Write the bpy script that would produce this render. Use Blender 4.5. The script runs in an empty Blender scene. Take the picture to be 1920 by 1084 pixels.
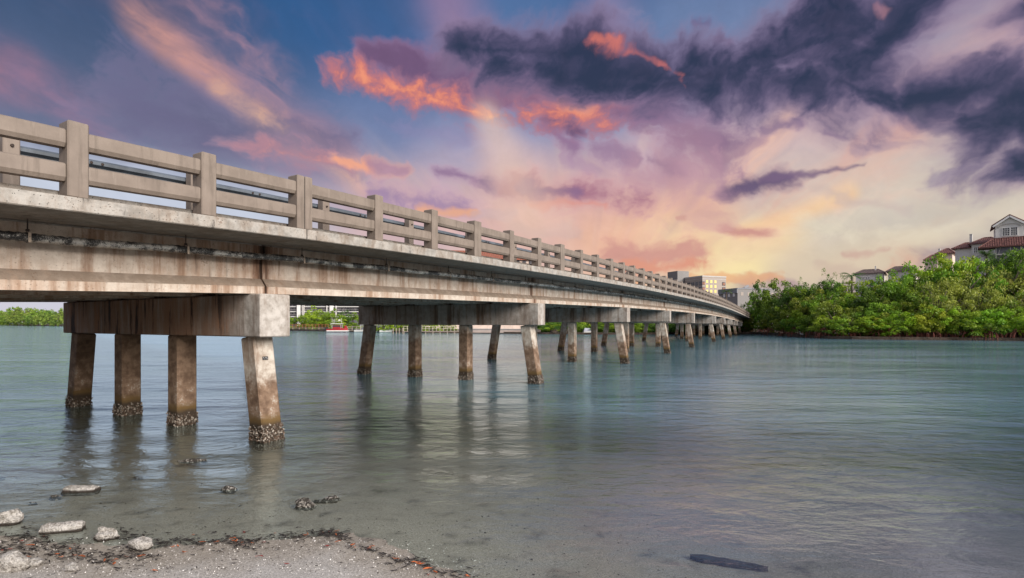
import bpy, math, random
import numpy as np
from mathutils import Vector, Matrix, Euler
R = math.radians
scene = bpy.context.scene
col = scene.collection
random.seed(7)

# ------------------------------------------------------------------ camera
EYE = 2.45                      # metres above the water
FPX, CX, HY = 1004.0, 960.0, 606.0   # calibration of the photograph: focal length and horizon row
cam_data = bpy.data.cameras.new('camera')
cam_data.sensor_width = 36.0
cam_data.lens = FPX / 1920.0 * 36.0
cam_data.shift_y = (HY - 542.0) / 1920.0
cam_data.clip_start = 0.05
cam_data.clip_end = 20000.0
cam = bpy.data.objects.new('camera', cam_data)
cam.location = (0, 0, EYE)
cam.rotation_euler = (R(90), 0, 0)
col.objects.link(cam)
scene.camera = cam
scene.render.resolution_x, scene.render.resolution_y = 1024, 578
scene.view_settings.view_transform = 'Standard'
scene.view_settings.look = 'None'
scene.view_settings.exposure = 0.8
scene.view_settings.gamma = 1.0
scene.view_settings.use_curve_mapping = False
scene.cycles.max_bounces = 8
scene.cycles.transparent_max_bounces = 12
scene.cycles.caustics_reflective = False
scene.cycles.caustics_refractive = False
scene.cycles.use_denoising = True
try: scene.cycles.denoiser = 'OPENIMAGEDENOISE'
except Exception: pass

SUN_AZ, SUN_EL = R(134), R(24)       # azimuth clockwise from +Y (the view direction), elevation

# ------------------------------------------------------------------ node helpers
class G:
    """tiny expression layer over a node tree"""
    def __init__(s, nt): s.nt = nt
    def new(s, t, **k):
        n = s.nt.nodes.new(t)
        for a, b in k.items(): setattr(n, a, b)
        return n
    def put(s, sock, v):
        if isinstance(v, V): s.nt.links.new(v.o, sock)
        elif isinstance(v, bpy.types.NodeSocket): s.nt.links.new(v, sock)
        elif v is not None:
            if sock.type == 'RGBA' and len(v) == 3: v = (*v, 1)
            sock.default_value = v
    def math(s, op, a, b=None, c=None, clamp=False):
        n = s.new('ShaderNodeMath', operation=op, use_clamp=clamp)
        s.put(n.inputs[0], a); s.put(n.inputs[1], b); s.put(n.inputs[2], c)
        return V(s, n.outputs[0])
    def vmath(s, op, a, b=None, scale=None):
        n = s.new('ShaderNodeVectorMath', operation=op)
        s.put(n.inputs[0], a); s.put(n.inputs[1], b)
        if scale is not None: s.put(n.inputs[3], scale)
        return V(s, n.outputs[1] if op in ('DOT_PRODUCT', 'LENGTH', 'DISTANCE') else n.outputs[0])
    def xyz(s, x=0., y=0., z=0.):
        n = s.new('ShaderNodeCombineXYZ')
        for i, v in enumerate((x, y, z)): s.put(n.inputs[i], v)
        return V(s, n.outputs[0])
    def sep(s, v):
        n = s.new('ShaderNodeSeparateXYZ'); s.put(n.inputs[0], v)
        return [V(s, o) for o in n.outputs]
    def noise(s, vec, scale=5., detail=4., rough=.55, dist=0., lac=2.0):
        n = s.new('ShaderNodeTexNoise')
        s.put(n.inputs['Vector'], vec); n.inputs['Scale'].default_value = scale
        n.inputs['Detail'].default_value = detail; n.inputs['Roughness'].default_value = rough
        n.inputs['Distortion'].default_value = dist; n.inputs['Lacunarity'].default_value = lac
        return V(s, n.outputs[0]), V(s, n.outputs[1])
    def voronoi(s, vec, scale=5., feature='F1', rnd=1.):
        n = s.new('ShaderNodeTexVoronoi', feature=feature)
        s.put(n.inputs['Vector'], vec); n.inputs['Scale'].default_value = scale
        n.inputs['Randomness'].default_value = rnd
        return V(s, n.outputs[0]), V(s, n.outputs[1])
    def smooth(s, v, lo, hi, a=0., b=1.):
        n = s.new('ShaderNodeMapRange', interpolation_type='SMOOTHSTEP')
        s.put(n.inputs[0], v); s.put(n.inputs[1], lo); s.put(n.inputs[2], hi)
        s.put(n.inputs[3], a); s.put(n.inputs[4], b)
        return V(s, n.outputs[0])
    def mix(s, f, a, b, mode='MIX'):
        n = s.new('ShaderNodeMix', data_type='RGBA', blend_type=mode)
        s.put(n.inputs[0], f); s.put(n.inputs[6], a); s.put(n.inputs[7], b)
        return V(s, n.outputs[2])
    def ramp(s, f, stops):
        n = s.new('ShaderNodeValToRGB'); s.put(n.inputs[0], f)
        e = n.color_ramp.elements
        while len(e) < len(stops): e.new(.5)
        for q, (p, c) in zip(e, stops):
            q.position = p; q.color = (*c, 1) if len(c) == 3 else c
        return V(s, n.outputs[0])
    def scaled(s, v, sx, sy, sz):
        return s.vmath('MULTIPLY', v, (sx, sy, sz))
class V:
    def __init__(s, g, o): s.g = g; s.o = o
    def __add__(s, b): return s.g.math('ADD', s, b)
    __radd__ = __add__
    def __sub__(s, b): return s.g.math('SUBTRACT', s, b)
    def __rsub__(s, b): return s.g.math('SUBTRACT', b, s)
    def __mul__(s, b): return s.g.math('MULTIPLY', s, b)
    __rmul__ = __mul__
    def __truediv__(s, b): return s.g.math('DIVIDE', s, b)
    def max(s, b): return s.g.math('MAXIMUM', s, b)
    def min(s, b): return s.g.math('MINIMUM', s, b)
    def clamp(s): return s.g.math('ADD', s, 0., clamp=True)

def lin(r, g=None, b=None):
    """display colour 0-255 to linear"""
    if g is None: r, g, b = r
    return tuple(((c / 255.) / 12.92 if c <= 10 else ((c / 255. + .055) / 1.055) ** 2.4) for c in (r, g, b))

# ------------------------------------------------------------------ world: sky at dusk
world = bpy.data.worlds.new('World'); scene.world = world
world.use_nodes = True
wt = world.node_tree; wt.nodes.clear()
g = G(wt)
# ------------------------------------------------------------------ sky painter (numpy): cloud fields over azimuth and elevation
def sky_at(px, py):
    x = (px - CX) / FPX; z = (HY - py) / FPX
    return math.atan(x), math.atan(z / math.sqrt(1 + x * x))
_rs = np.random.RandomState(11)
_perm = _rs.permutation(4096).astype(np.int32)
_gang = (_rs.rand(4096) * 2 * np.pi).astype(np.float32)
_gx, _gy = np.cos(_gang), np.sin(_gang)
def perlin(u, v, pu, seed):
    iu = np.floor(u); iv = np.floor(v)
    fu = (u - iu).astype(np.float32); fv = (v - iv).astype(np.float32)
    iu = iu.astype(np.int32); iv = iv.astype(np.int32)
    su = fu * fu * fu * (fu * (fu * 6 - 15) + 10); sv = fv * fv * fv * (fv * (fv * 6 - 15) + 10)
    def c(a, b, x, y):
        h = _perm[(_perm[(a % pu + seed * 131) & 4095] + b + seed * 57) & 4095]
        return _gx[h] * x + _gy[h] * y
    n00 = c(iu, iv, fu, fv); n10 = c(iu + 1, iv, fu - 1, fv)
    n01 = c(iu, iv + 1, fu, fv - 1); n11 = c(iu + 1, iv + 1, fu - 1, fv - 1)
    a = n00 + su * (n10 - n00); b = n01 + su * (n11 - n01)
    return (a + sv * (b - a)) * 1.45
def fbm(u, v, pu, seed, octs=6, gain=.55, ridged=False):
    """u counts cells round the whole circle (period pu), v the same cell size"""
    t = 0.; amp = 1.; tot = 0.; f = 1
    for o in range(octs):
        n = perlin(u * f, v * f, pu * f, seed + o)
        if ridged: n = 1 - 2 * np.abs(n)
        t = t + amp * n; tot += amp; amp *= gain; f *= 2
    return t / tot ** .5 if not ridged else t / tot
def sst(x, lo, hi):
    t = np.clip((x - lo) / (hi - lo), 0, 1); return t * t * (3 - 2 * t)
def _lin(c):
    return np.array(lin(*c), np.float32)
def gradient(t, stops):
    xs = [s[0] for s in stops]; cs = np.array([_lin(s[1]) for s in stops])
    return np.stack([np.interp(t, xs, cs[:, k]) for k in range(3)], -1).astype(np.float32)

def paint_sky(az, el):
    az = az.astype(np.float32); el = el.astype(np.float32)
    T = 2 * np.pi
    ee = el / (1 + .25 * np.abs(el))
    def N(cells, seed, octs=6, gain=.55, asp=1.7, wu=0., wv=0., ridged=False):
        s = cells / T
        return fbm((az + wu) * s, (ee + wv) * s * asp + 40, cells, seed, octs, gain, ridged)
    nb1 = N(14, 1, 4); nb2 = N(14, 21, 4)
    m1 = N(44, 5, 5, .6); m2 = N(44, 33, 5, .6)
    wu = nb1 * .05 + m1 * .022; wv = nb2 * .03 + m2 * .016
    nd = N(60, 9, 7, .60, 1.6, wu * 1.2, wv * 1.2)            # cloud detail, warped
    nd2 = N(120, 15, 7, .66, 1.5, wu, wv)
    bil = N(70, 71, 6, .56, 1.4, wu, wv, ridged=True)         # billowed
    va, ve = sky_at(1090, 600)
    fan = np.arctan2(np.sin(az - va) * np.cos(el), np.sin(el) + .05)
    fw = fan + nb1 * .10 + m1 * .012
    rad = np.hypot(az - va, el - ve)
    st = fbm(fw * 3.2 + 50, rad * 1.3 + 9 + nb2 * .3, 4096, 40, 6, .62)
    st2 = fbm(fw * 9 + 80, rad * 3.2 + 5 + m2 * .2, 4096, 50, 6, .62)
    QA, QE = az + wu * .9, el + wv * .9
    QA2, QE2 = az + nb1 * .02, el + nb2 * .015
    def seg(p0, p1, r, wob=True, r1=None):
        a = sky_at(*p0); b = sky_at(*p1)
        x, y = (QA, QE) if wob else (QA2, QE2)
        ax, ay = a; bx, by = b[0] - ax, b[1] - ay
        L = max(bx * bx + by * by, 1e-6)
        t = np.clip(((x - ax) * bx + (y - ay) * by) / L, 0, 1)
        d = np.hypot(x - ax - t * bx, y - ay - t * by)
        rr = r if r1 is None else r + (r1 - r) * t
        return 1 - d * FPX / rr
    def uni(*c):
        m = c[0]
        for q in c[1:]: m = np.maximum(m, q)
        return m
    C = gradient(el, [(-.2, (150, 150, 160)), (0, (192, 170, 172)), (.045, (226, 200, 172)), (.12, (226, 198, 182)), (.22, (196, 178, 192)),
                      (.34, (140, 146, 182)), (.46, (84, 112, 160)), (.62, (34, 76, 128)), (1.2, (34, 62, 110))])
    Lc = gradient(el, [(-.2, (150, 155, 170)), (0, (186, 196, 214)), (.07, (178, 182, 204)), (.18, (132, 134, 160)), (.30, (88, 100, 134)), (.45, (48, 74, 112)), (.7, (32, 58, 100)), (1.2, (30, 54, 96))])
    Rc = gradient(el, [(-.2, (150, 150, 160)), (0, (205, 186, 170)), (.10, (216, 204, 184)), (.2, (204, 190, 186)), (.34, (172, 160, 176)), (.5, (120, 126, 160)), (1.2, (40, 62, 108))])
    def lay(m, c, k=1.):
        nonlocal C
        m = (np.clip(m, 0, 1) * k)[..., None]
        c = _lin(c) if isinstance(c, tuple) else c
        C = C + m * (c - C)
    back = sst(np.abs(az), 1.3, 2.2)
    Bc = (Lc + Rc) * .5; Lc = Lc + back[..., None] * (Bc - Lc); Rc = Rc + back[..., None] * (Bc - Rc)
    lay(sst(-az, .02, .62), Lc)
    lay(sst(az, .3, .62), Rc)
    S = lambda m, lo=0., hi=1.: sst(m, lo, hi)
    # broad regions
    lay(S(seg((560, 0), (760, 130), 190, False)), (38, 88, 142), .8)
    lay(S(seg((900, 20), (1000, 40), 150, False)), (92, 124, 172), .55)
    lay(S(seg((840, -20), (870, 50), 85, False)), (156, 124, 158), .7)
    lay(S(seg((1130, 10), (1160, 110), 75, False)), (160, 142, 176), .5)
    lay(S(seg((1260, 40), (1400, 60), 140, False)), (124, 142, 180), .6)
    lay(S(seg((700, 230), (880, 260), 150, False)), (122, 136, 178), .55)
    lay(S(seg((850, 300), (950, 290), 110, False)), (176, 168, 196), .55)
    lay(S(seg((700, 440), (1000, 400), 160, False)), (216, 180, 182), .8)
    lay(S(seg((980, 430), (1300, 380), 170, False)), (226, 178, 168), .8)
    lay(S(seg((1220, 300), (1270, 250), 90, False)), (186, 180, 204), .85)
    lay(S(seg((1120, 400), (1240, 330), 130, False)), (212, 166, 172), .75)
    lay(S(seg((1390, 260), (1600, 260), 110, False)), (216, 184, 184), .7)
    lay(S(seg((1480, 400), (1960, 370), 150, False)), (220, 208, 190), .8)
    lay(S(seg((1120, 450), (1300, 420), 110, False)), (246, 192, 156), .75)
    lay(S(seg((1240, 455), (1440, 445), 75, False)), (252, 222, 176), .9)
    lay(S(seg((1320, 500), (1400, 508), 66, False)), (255, 234, 176), .95)
    lay(S(seg((1480, 500), (1700, 470), 70, False)), (222, 202, 176), .7)
    # wind streaks
    lay(S(seg((-100, 60), (560, 300), 330, False)) * sst(st, .0, 1.1), (140, 118, 146), .6)
    lay(S(seg((190, -120), (620, 290), 74, False), 0, .9) * sst(st2, -1.0, 1.0), (176, 134, 150), .8)
    lay(S(seg((270, 30), (640, 300), 40, False)) * sst(st2, -1.2, .6), (224, 160, 142), .9)
    lay(S(seg((420, 160), (650, 320), 26, False)) * sst(st2, -1.4, .4), (242, 184, 146), .8)
    lay(S(seg((470, 200), (690, 360), 34, False)) * sst(st2, -1., .5), (240, 188, 150), .75)
    lay(S(seg((400, 40), (530, 150), 46)) * sst(st2 + nd * .5, -.3, 1.), (200, 148, 158), .85)
    lay(S(seg((430, 0), (470, 70), 24)) * sst(st2 + nd * .6, -.3, 1.), (196, 146, 160), .7)
    lay(S(seg((530, 170), (640, 260), 40)) * sst(st2 + nd * .4, -.2, 1.), (188, 146, 166), .6)
    lay(S(seg((-120, 90), (80, 150), 46)) * sst(st + nd * .4, -.4, .8), (182, 118, 130), .85)
    lay(S(seg((40, 140), (280, 275), 60, False)) * sst(st2, -.6, .9), (164, 120, 146), .8)
    lay(S(seg((560, 300), (900, 430), 90, False)) * sst(st2, -.8, .9), (212, 168, 182), .7)
    lay(S(seg((1560, 190), (1960, 60), 150, False)) * sst(st, -.5, .7), (206, 168, 176), .85)
    lay(S(seg((1160, 440), (1880, 130), 100, False)) * sst(st2, -.4, 1.1), (240, 190, 170), .75)
    lay(S(seg((1440, 385), (1700, 225), 36, False)) * sst(st2, -1., .6), (232, 170, 156), .8)
    lay(S(seg((1390, 430), (1580, 355), 24, False)), (252, 206, 150), .7)
    lay(S(seg((1380, 330), (1480, 230), 36, False)) * sst(st2, -1., .6), (244, 196, 174), .7)
    lay(S(seg((1480, 440), (1900, 330), 90, False)) * sst(st2, 0, 1.2), (238, 226, 204), .6)
    lay(sst(nd, .1, 1.3) * sst(el, .02, .2) * sst(az, -.4, .3), (226, 186, 196), .30)
    lay(sst(st2 + nd2 * .5, .2, 1.3) * sst(el, .05, .2) * (1 - sst(el, .4, .5)) * sst(az, -.3, .2), (236, 196, 176), .40)
    lay(sst(-nd - nb2 * .4, .2, 1.5) * sst(el, .02, .2), (112, 100, 140), .28)

    ray = fbm(fan * 5.5 + 30, rad * .22 + 3, 4096, 61, 4, .5)
    lay(sst(ray, .0, 1.0) * sst(el, .03, .14) * (1 - sst(el, .30, .46)) * (1 - sst(np.abs(az - .2), .30, .55)), (252, 214, 184), .42)
    lay(sst(-ray, .0, 1.0) * sst(el, .05, .2) * (1 - sst(el, .4, .6)) * (1 - sst(np.abs(az - .1), .45, .8)), (150, 126, 160), .38)
    lay(sst(nd + nb1 * .6, .0, 1.2) * sst(az, -.25, .1) * sst(el, .06, .2) * (1 - sst(el, .34, .5)), (160, 130, 148), .40)
    lay(sst(m1 + nb2 * .5, .1, 1.2) * sst(az, -.1, .2) * sst(el, .06, .16) * (1 - sst(el, .3, .42)), (238, 176, 160), .35)
    lay(sst(nb1 * .6 + nd * .5 + .5, .0, 1.3) * sst(az, -.35, .0) * sst(el, .04, .14) * (1 - sst(el, .24, .36)), (240, 192, 164), .38)
    # ------- small clouds: colour graded by own density
    def cl(m, dark, edge=None, k=.9, amp=.55, lo=-.05, hi=.55, n=None):
        n = nd * .7 + nd2 * .7 + (bil - .3) * .3 if n is None else n
        d = m + n * (amp + .25) * 1.15
        if edge is not None: lay(sst(d, lo - .55, lo + .45), edge, k * .5)
        lay(sst(d, lo, hi + .5), dark, k)
    cl(seg((290, 205), (600, 275), 52), (104, 98, 132), (132, 118, 150), .9, .5, -.25, .6)
    cl(seg((400, 215), (500, 245), 22), (92, 92, 122), None, .6)
    cl(seg((480, 268), (620, 305), 28), (184, 132, 144), (176, 142, 160), .85, .7)
    cl(seg((500, 280), (600, 300), 18), (230, 152, 134), None, .6, .9, .35, 1.1)
    cl(seg((610, 295), (690, 305), 12), (246, 168, 134), (210, 160, 160), .9)
    cl(seg((690, 302), (760, 320), 14), (176, 134, 156), (232, 160, 140), .85)
    cl(seg((690, 360), (860, 388), 24), (156, 126, 164), (200, 160, 180), .8)
    cl(seg((790, 392), (880, 402), 13), (238, 172, 134), None, .85)
    cl(seg((838, 322), (892, 328), 13), (150, 116, 150), (186, 150, 176), .9)
    cl(seg((908, 332), (962, 352), 18), (134, 102, 142), (180, 140, 164), .95)
    cl(seg((955, 352), (1190, 368), 24), (172, 116, 136), (206, 152, 160), .95, .6)
    cl(seg((980, 350), (1080, 362), 13), (134, 98, 138), None, .8)
    cl(seg((1000, 378), (1120, 384), 11), (226, 150, 136), None, .7)
    cl(seg((1030, 240), (1082, 285), 17), (146, 108, 144), (180, 140, 168), .85)
    cl(seg((1120, 285), (1180, 300), 20), (152, 118, 150), (180, 146, 172), .75)
    cl(seg((1230, 215), (1345, 260), 42), (134, 100, 134), (168, 132, 158), .85, .6)
    cl(seg((1300, 260), (1240, 320), 32), (160, 122, 146), (180, 140, 160), .75, .5, -.1, .9)
    cl(seg((1210, 300), (1250, 318), 14), (146, 110, 140), None, .6)
    cl(seg((1352, 346), (1470, 330), 19, r1=13), (102, 82, 116), (160, 124, 146), .97, .35, -.05, .4)
    cl(seg((1430, 332), (1600, 312), 9, r1=5), (120, 94, 126), None, .85, .35)
    cl(seg((1432, 244), (1505, 240), 9), (152, 122, 146), (190, 156, 170), .85, .4)
    cl(seg((1550, 254), (1570, 258), 9), (160, 130, 150), None, .7, .4)
    cl(seg((1130, 470), (1300, 482), 27), (212, 152, 142), (236, 180, 156), .9, .4, -.1, .35)
    cl(seg((1160, 492), (1310, 498), 15), (226, 152, 128), None, .9, .4, -.1, .4)
    cl(seg((1346, 427), (1420, 436), 12), (206, 146, 138), (226, 176, 160), .9, .4)
    cl(seg((1270, 407), (1290, 408), 6), (214, 160, 146), None, .8, .4)
    cl(seg((1540, 458), (1640, 452), 8), (206, 168, 156), None, .7)
    cl(seg((1640, 478), (1760, 455), 22), (216, 166, 148), None, .8, .5, -.1, .8)
    cl(seg((1700, 462), (1830, 430), 20), (160, 148, 156), None, .75, .5, -.1, .8)
    cl(seg((1400, 548), (1760, 540), 34, False), (168, 148, 158), None, .85, .35, -.1, .7)
    cl(seg((1420, 520), (1520, 528), 14), (176, 148, 156), None, .7, .5)
    cl(seg((1180, 516), (1440, 516), 8), (236, 172, 126), None, .7, .5)
    cl(seg((1450, 250 + 60), (1530, 300), 1), (0, 0, 0), None, 0.)
    cl(seg((1720, 320), (1790, 316), 14), (166, 154, 168), None, .75)
    cl(seg((1280, 50), (1310, 50), 10), (104, 98, 138), None, .8)
    cl(seg((1330, 72), (1360, 80), 10), (112, 104, 142), None, .8)
    cl(seg((1100, 240), (1230, 205), 26), (166, 122, 146), None, .6)
    cl(seg((1180, 330), (1330, 330), 40), (192, 148, 162), None, .6)
    cl(seg((1230, 350), (1330, 400), 30), (214, 166, 160), None, .5)
    cl(seg((1060, 300), (1110, 320), 16), (176, 142, 168), None, .6)
    cl(seg((1360, 280), (1420, 262), 12), (180, 142, 156), None, .6)
    cl(seg((1580, 285), (1700, 262), 12), (176, 150, 162), None, .5)
    cl(seg((700, 215), (860, 255), 16), (140, 132, 172), None, .4)
    cl(seg((1500, 350), (1680, 372), 10), (206, 184, 176), None, .6)
    cl(seg((1640, 395), (1900, 360), 26), (196, 188, 180), None, .5)
    cl(seg((1480, 410), (1800, 430), 22), (232, 220, 196), None, .5)
    cl(seg((880, 410), (960, 400), 14), (196, 170, 176), None, .5)
    cl(seg((960, 430), (1060, 440), 16), (206, 176, 172), None, .5)
    cl(seg((1480, 480), (1620, 500), 12), (204, 178, 164), None, .5)
    # ------- big bank: coloured shelf below, dark core above
    shelf = uni(seg((700, 95), (900, 120), 26, r1=46), seg((880, 130), (1240, 190), 52, r1=34), seg((1040, 220), (1090, 250), 22))
    sd_ = shelf + nd * .55
    lay(sst(sd_, -.25, .35), (150, 112, 146), .8)
    lay(sst(sd_, -.05, .65), (108, 76, 112), .85)
    lay(S(seg((920, 160), (1180, 190), 44)) * sst(sd_, 0, .6), (150, 88, 112), .8)
    fire = uni(seg((632, 120), (760, 158), 15, r1=21), seg((750, 150), (880, 190), 22), seg((870, 195), (960, 214), 14), seg((1000, 216), (1140, 192), 27, r1=34))
    fd = fire + nd2 * 1.0 + nd * .4 + (bil - .3) * 1.2 - .22
    lay(sst(fd, -.9, .5), (170, 112, 130), .75)
    lay(sst(fd, -.05, 1.2), (224, 122, 104), .82)
    lay(sst(fd, .55, 1.6), (250, 156, 116), .8)
    cl(seg((905, 212), (955, 210), 11), (252, 176, 124), None, .75, .9, .2, 1.)
    lay(S(seg((915, 215), (985, 400), 46, False, r1=110)) * (.75 + .25 * sst(st, -1., 1.)), (246, 208, 184), .6)
    bank = uni(seg((860, 72), (1090, 92), 36, r1=46), seg((940, 105), (1340, 158), 44, r1=46), seg((1270, 132), (1540, 165), 50), seg((1120, 120), (1300, 150), 40),
               seg((1430, 110), (1600, 70), 60), seg((1540, 60), (1620, 150), 72), seg((1560, 10), (1600, 60), 50), seg((1720, 0), (1640, 110), 46),
               seg((1580, 165), (1720, 190), 26), seg((1720, 175), (1850, 165), 36), seg((1850, 190), (2000, 180), 34),
               seg((1850, 235), (2200, 240), 60), seg((1860, 310), (2200, 330), 34), seg((1660, 195), (1700, 200), 22), seg((1905, 30), (2100, 60), 36),
               seg((1280, 110), (1310, 120), 28))
    d = bank + nd * .6 + nd2 * .15 + nb2 * .1
    lay(sst(d, -.75, .25), (146, 122, 152), .65)
    e = d + (bil - .3) * .35
    lay(sst(e, -.25, .6), (96, 84, 118), .88)
    lay(sst(e, .1, .9), (64, 62, 94), .90)
    lay(sst(e + nd2 * .4, .45, 1.3), (34, 43, 72), .92)
    lay(sst(-nd2, 0, 1.2) * sst(e, .5, .9), (18, 30, 58), .6)
    emb = np.clip(sst(d, -.6, .1), 0, 1)
    for a_, b_, r_, k_ in (((1095, 72), (1165, 92), 13, .75), ((1165, 92), (1230, 116), 7, .65), ((1215, 112), (1275, 135), 5, .6), ((1272, 142), (1284, 162), 8, .75)):
        cl(seg(a_, b_, r_), (200, 110, 108), None, k_ * .85, .9, .25, 1.1)
    cl(seg((1100, 70), (1140, 82), 9), (232, 126, 104), None, .5, .9, .3, 1.0)
    cl(seg((1648, 20), (1664, 30), 8), (190, 134, 146), None, .5, .9, .1, .9)
    cl(seg((1730, 215), (1780, 330), 16), (120, 106, 132), None, .4, .6)
    lay(sst(.246 + nd * .016 + nb1 * .012 - el, -.022, .05) * sst(-az, .26, .46), (206, 213, 230), .9)
    lay(sst(.15 - el + nd * .01, -.02, .06) * sst(-az, -.15, .30), (222, 212, 222), .5)
    C = C * (1 + .07 * nd2 * sst(el, .03, .15))[..., None]
    veil = sst(np.abs(az), .95, 1.6) ; top = sst(el, .55, .95)
    pale = gradient(el, [(-.2, (170, 170, 175)), (0, (216, 206, 200)), (.3, (202, 200, 208)), (.8, (178, 184, 206)), (1.57, (166, 174, 202))])
    C = C + (np.maximum(veil, top) * .85)[..., None] * (pale * (1 + .18 * nd[..., None]) - C)
    return np.clip(C, 0, 4)

SW, SH = 4096, 2048
def _paint(c0, c1, r1, step):
    """paint columns c0..c1 and rows 0..r1 above the horizon at every step-th pixel, enlarged linearly"""
    cc = np.arange(c0, c1 + step, step); rr = np.arange(0, r1 + step, step)
    A_, E_ = np.meshgrid(((cc + .5) / SW - .5) * 2 * np.pi, (rr + .5) / (SH // 2) * np.pi / 2)
    im = paint_sky(A_, E_)
    if step == 1: return im[:r1, :c1 - c0]
    x = np.arange(c0, c1) ; y = np.arange(r1)
    xi = (x - c0) // step; xf = ((x - c0) / step - xi)[None, :, None].astype(np.float32)
    yi = y // step; yf = (y / step - yi)[:, None, None].astype(np.float32)
    rows = im[yi] * (1 - yf) + im[yi + 1] * yf
    return rows[:, xi] * (1 - xf) + rows[:, xi + 1] * xf
px_ = np.zeros((SH, SW, 4), np.float32); px_[..., 3] = 1
px_[SH // 2:, :, :3] = _paint(0, SW, SH // 2, 4)
f0, f1, f2 = int(SW * (.5 - 56 / 360)), int(SW * (.5 + 56 / 360)), int(SH * 42 / 180)
px_[SH // 2:SH // 2 + f2, f0:f1, :3] = _paint(f0, f1, f2, 1)
px_[:SH // 2, :, :3] = px_[SH // 2, :, :3].mean(0) * .6               # below the horizon, hidden by the ground
sky_img = bpy.data.images.new('sky_clouds', SW, SH, alpha=False, float_buffer=True)
sky_img.colorspace_settings.name = 'Linear Rec.709'
sky_img.pixels.foreach_set(px_.ravel()); sky_img.update(); sky_img.pack()
env = g.new('ShaderNodeTexEnvironment'); env.image = sky_img; env.interpolation = 'Linear'
tcw = g.new('ShaderNodeTexCoord'); mpw = g.new('ShaderNodeMapping'); mpw.inputs['Rotation'].default_value = (0, 0, R(-90))
wt.links.new(tcw.outputs['Generated'], mpw.inputs['Vector']); wt.links.new(mpw.outputs[0], env.inputs['Vector'])

K_SKY = 2 ** -scene.view_settings.exposure
bg1 = g.new('ShaderNodeBackground'); wt.links.new(env.outputs[0], bg1.inputs[0]); bg1.inputs[1].default_value = K_SKY * 1.0
nish = g.new('ShaderNodeTexSky', sky_type='NISHITA'); nish.sun_disc = False
nish.sun_elevation = SUN_EL; nish.sun_rotation = SUN_AZ; nish.air_density = 1.5; nish.dust_density = 3.0
bg2 = g.new('ShaderNodeBackground'); g.nt.links.new(nish.outputs[0], bg2.inputs[0]); bg2.inputs[1].default_value = 0.06
ms = g.new('ShaderNodeMixShader'); ms.inputs[0].default_value = .08
wo = g.new('ShaderNodeOutputWorld')
wt.links.new(bg1.outputs[0], ms.inputs[1]); wt.links.new(bg2.outputs[0], ms.inputs[2]); wt.links.new(ms.outputs[0], wo.inputs[0])
world.cycles.sampling_method = 'MANUAL'; world.cycles.sample_map_resolution = 512

# ------------------------------------------------------------------ sun behind thin cloud, from the right and behind
sd = bpy.data.lights.new('sun', 'SUN'); sd.energy = 3.1; sd.angle = R(32); sd.color = (1.0, .93, .85)
sun = bpy.data.objects.new('sun', sd); col.objects.link(sun)
sv = Vector((math.sin(SUN_AZ) * math.cos(SUN_EL), math.cos(SUN_AZ) * math.cos(SUN_EL), math.sin(SUN_EL)))
sun.rotation_euler = sv.to_track_quat('Z', 'Y').to_euler()

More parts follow.
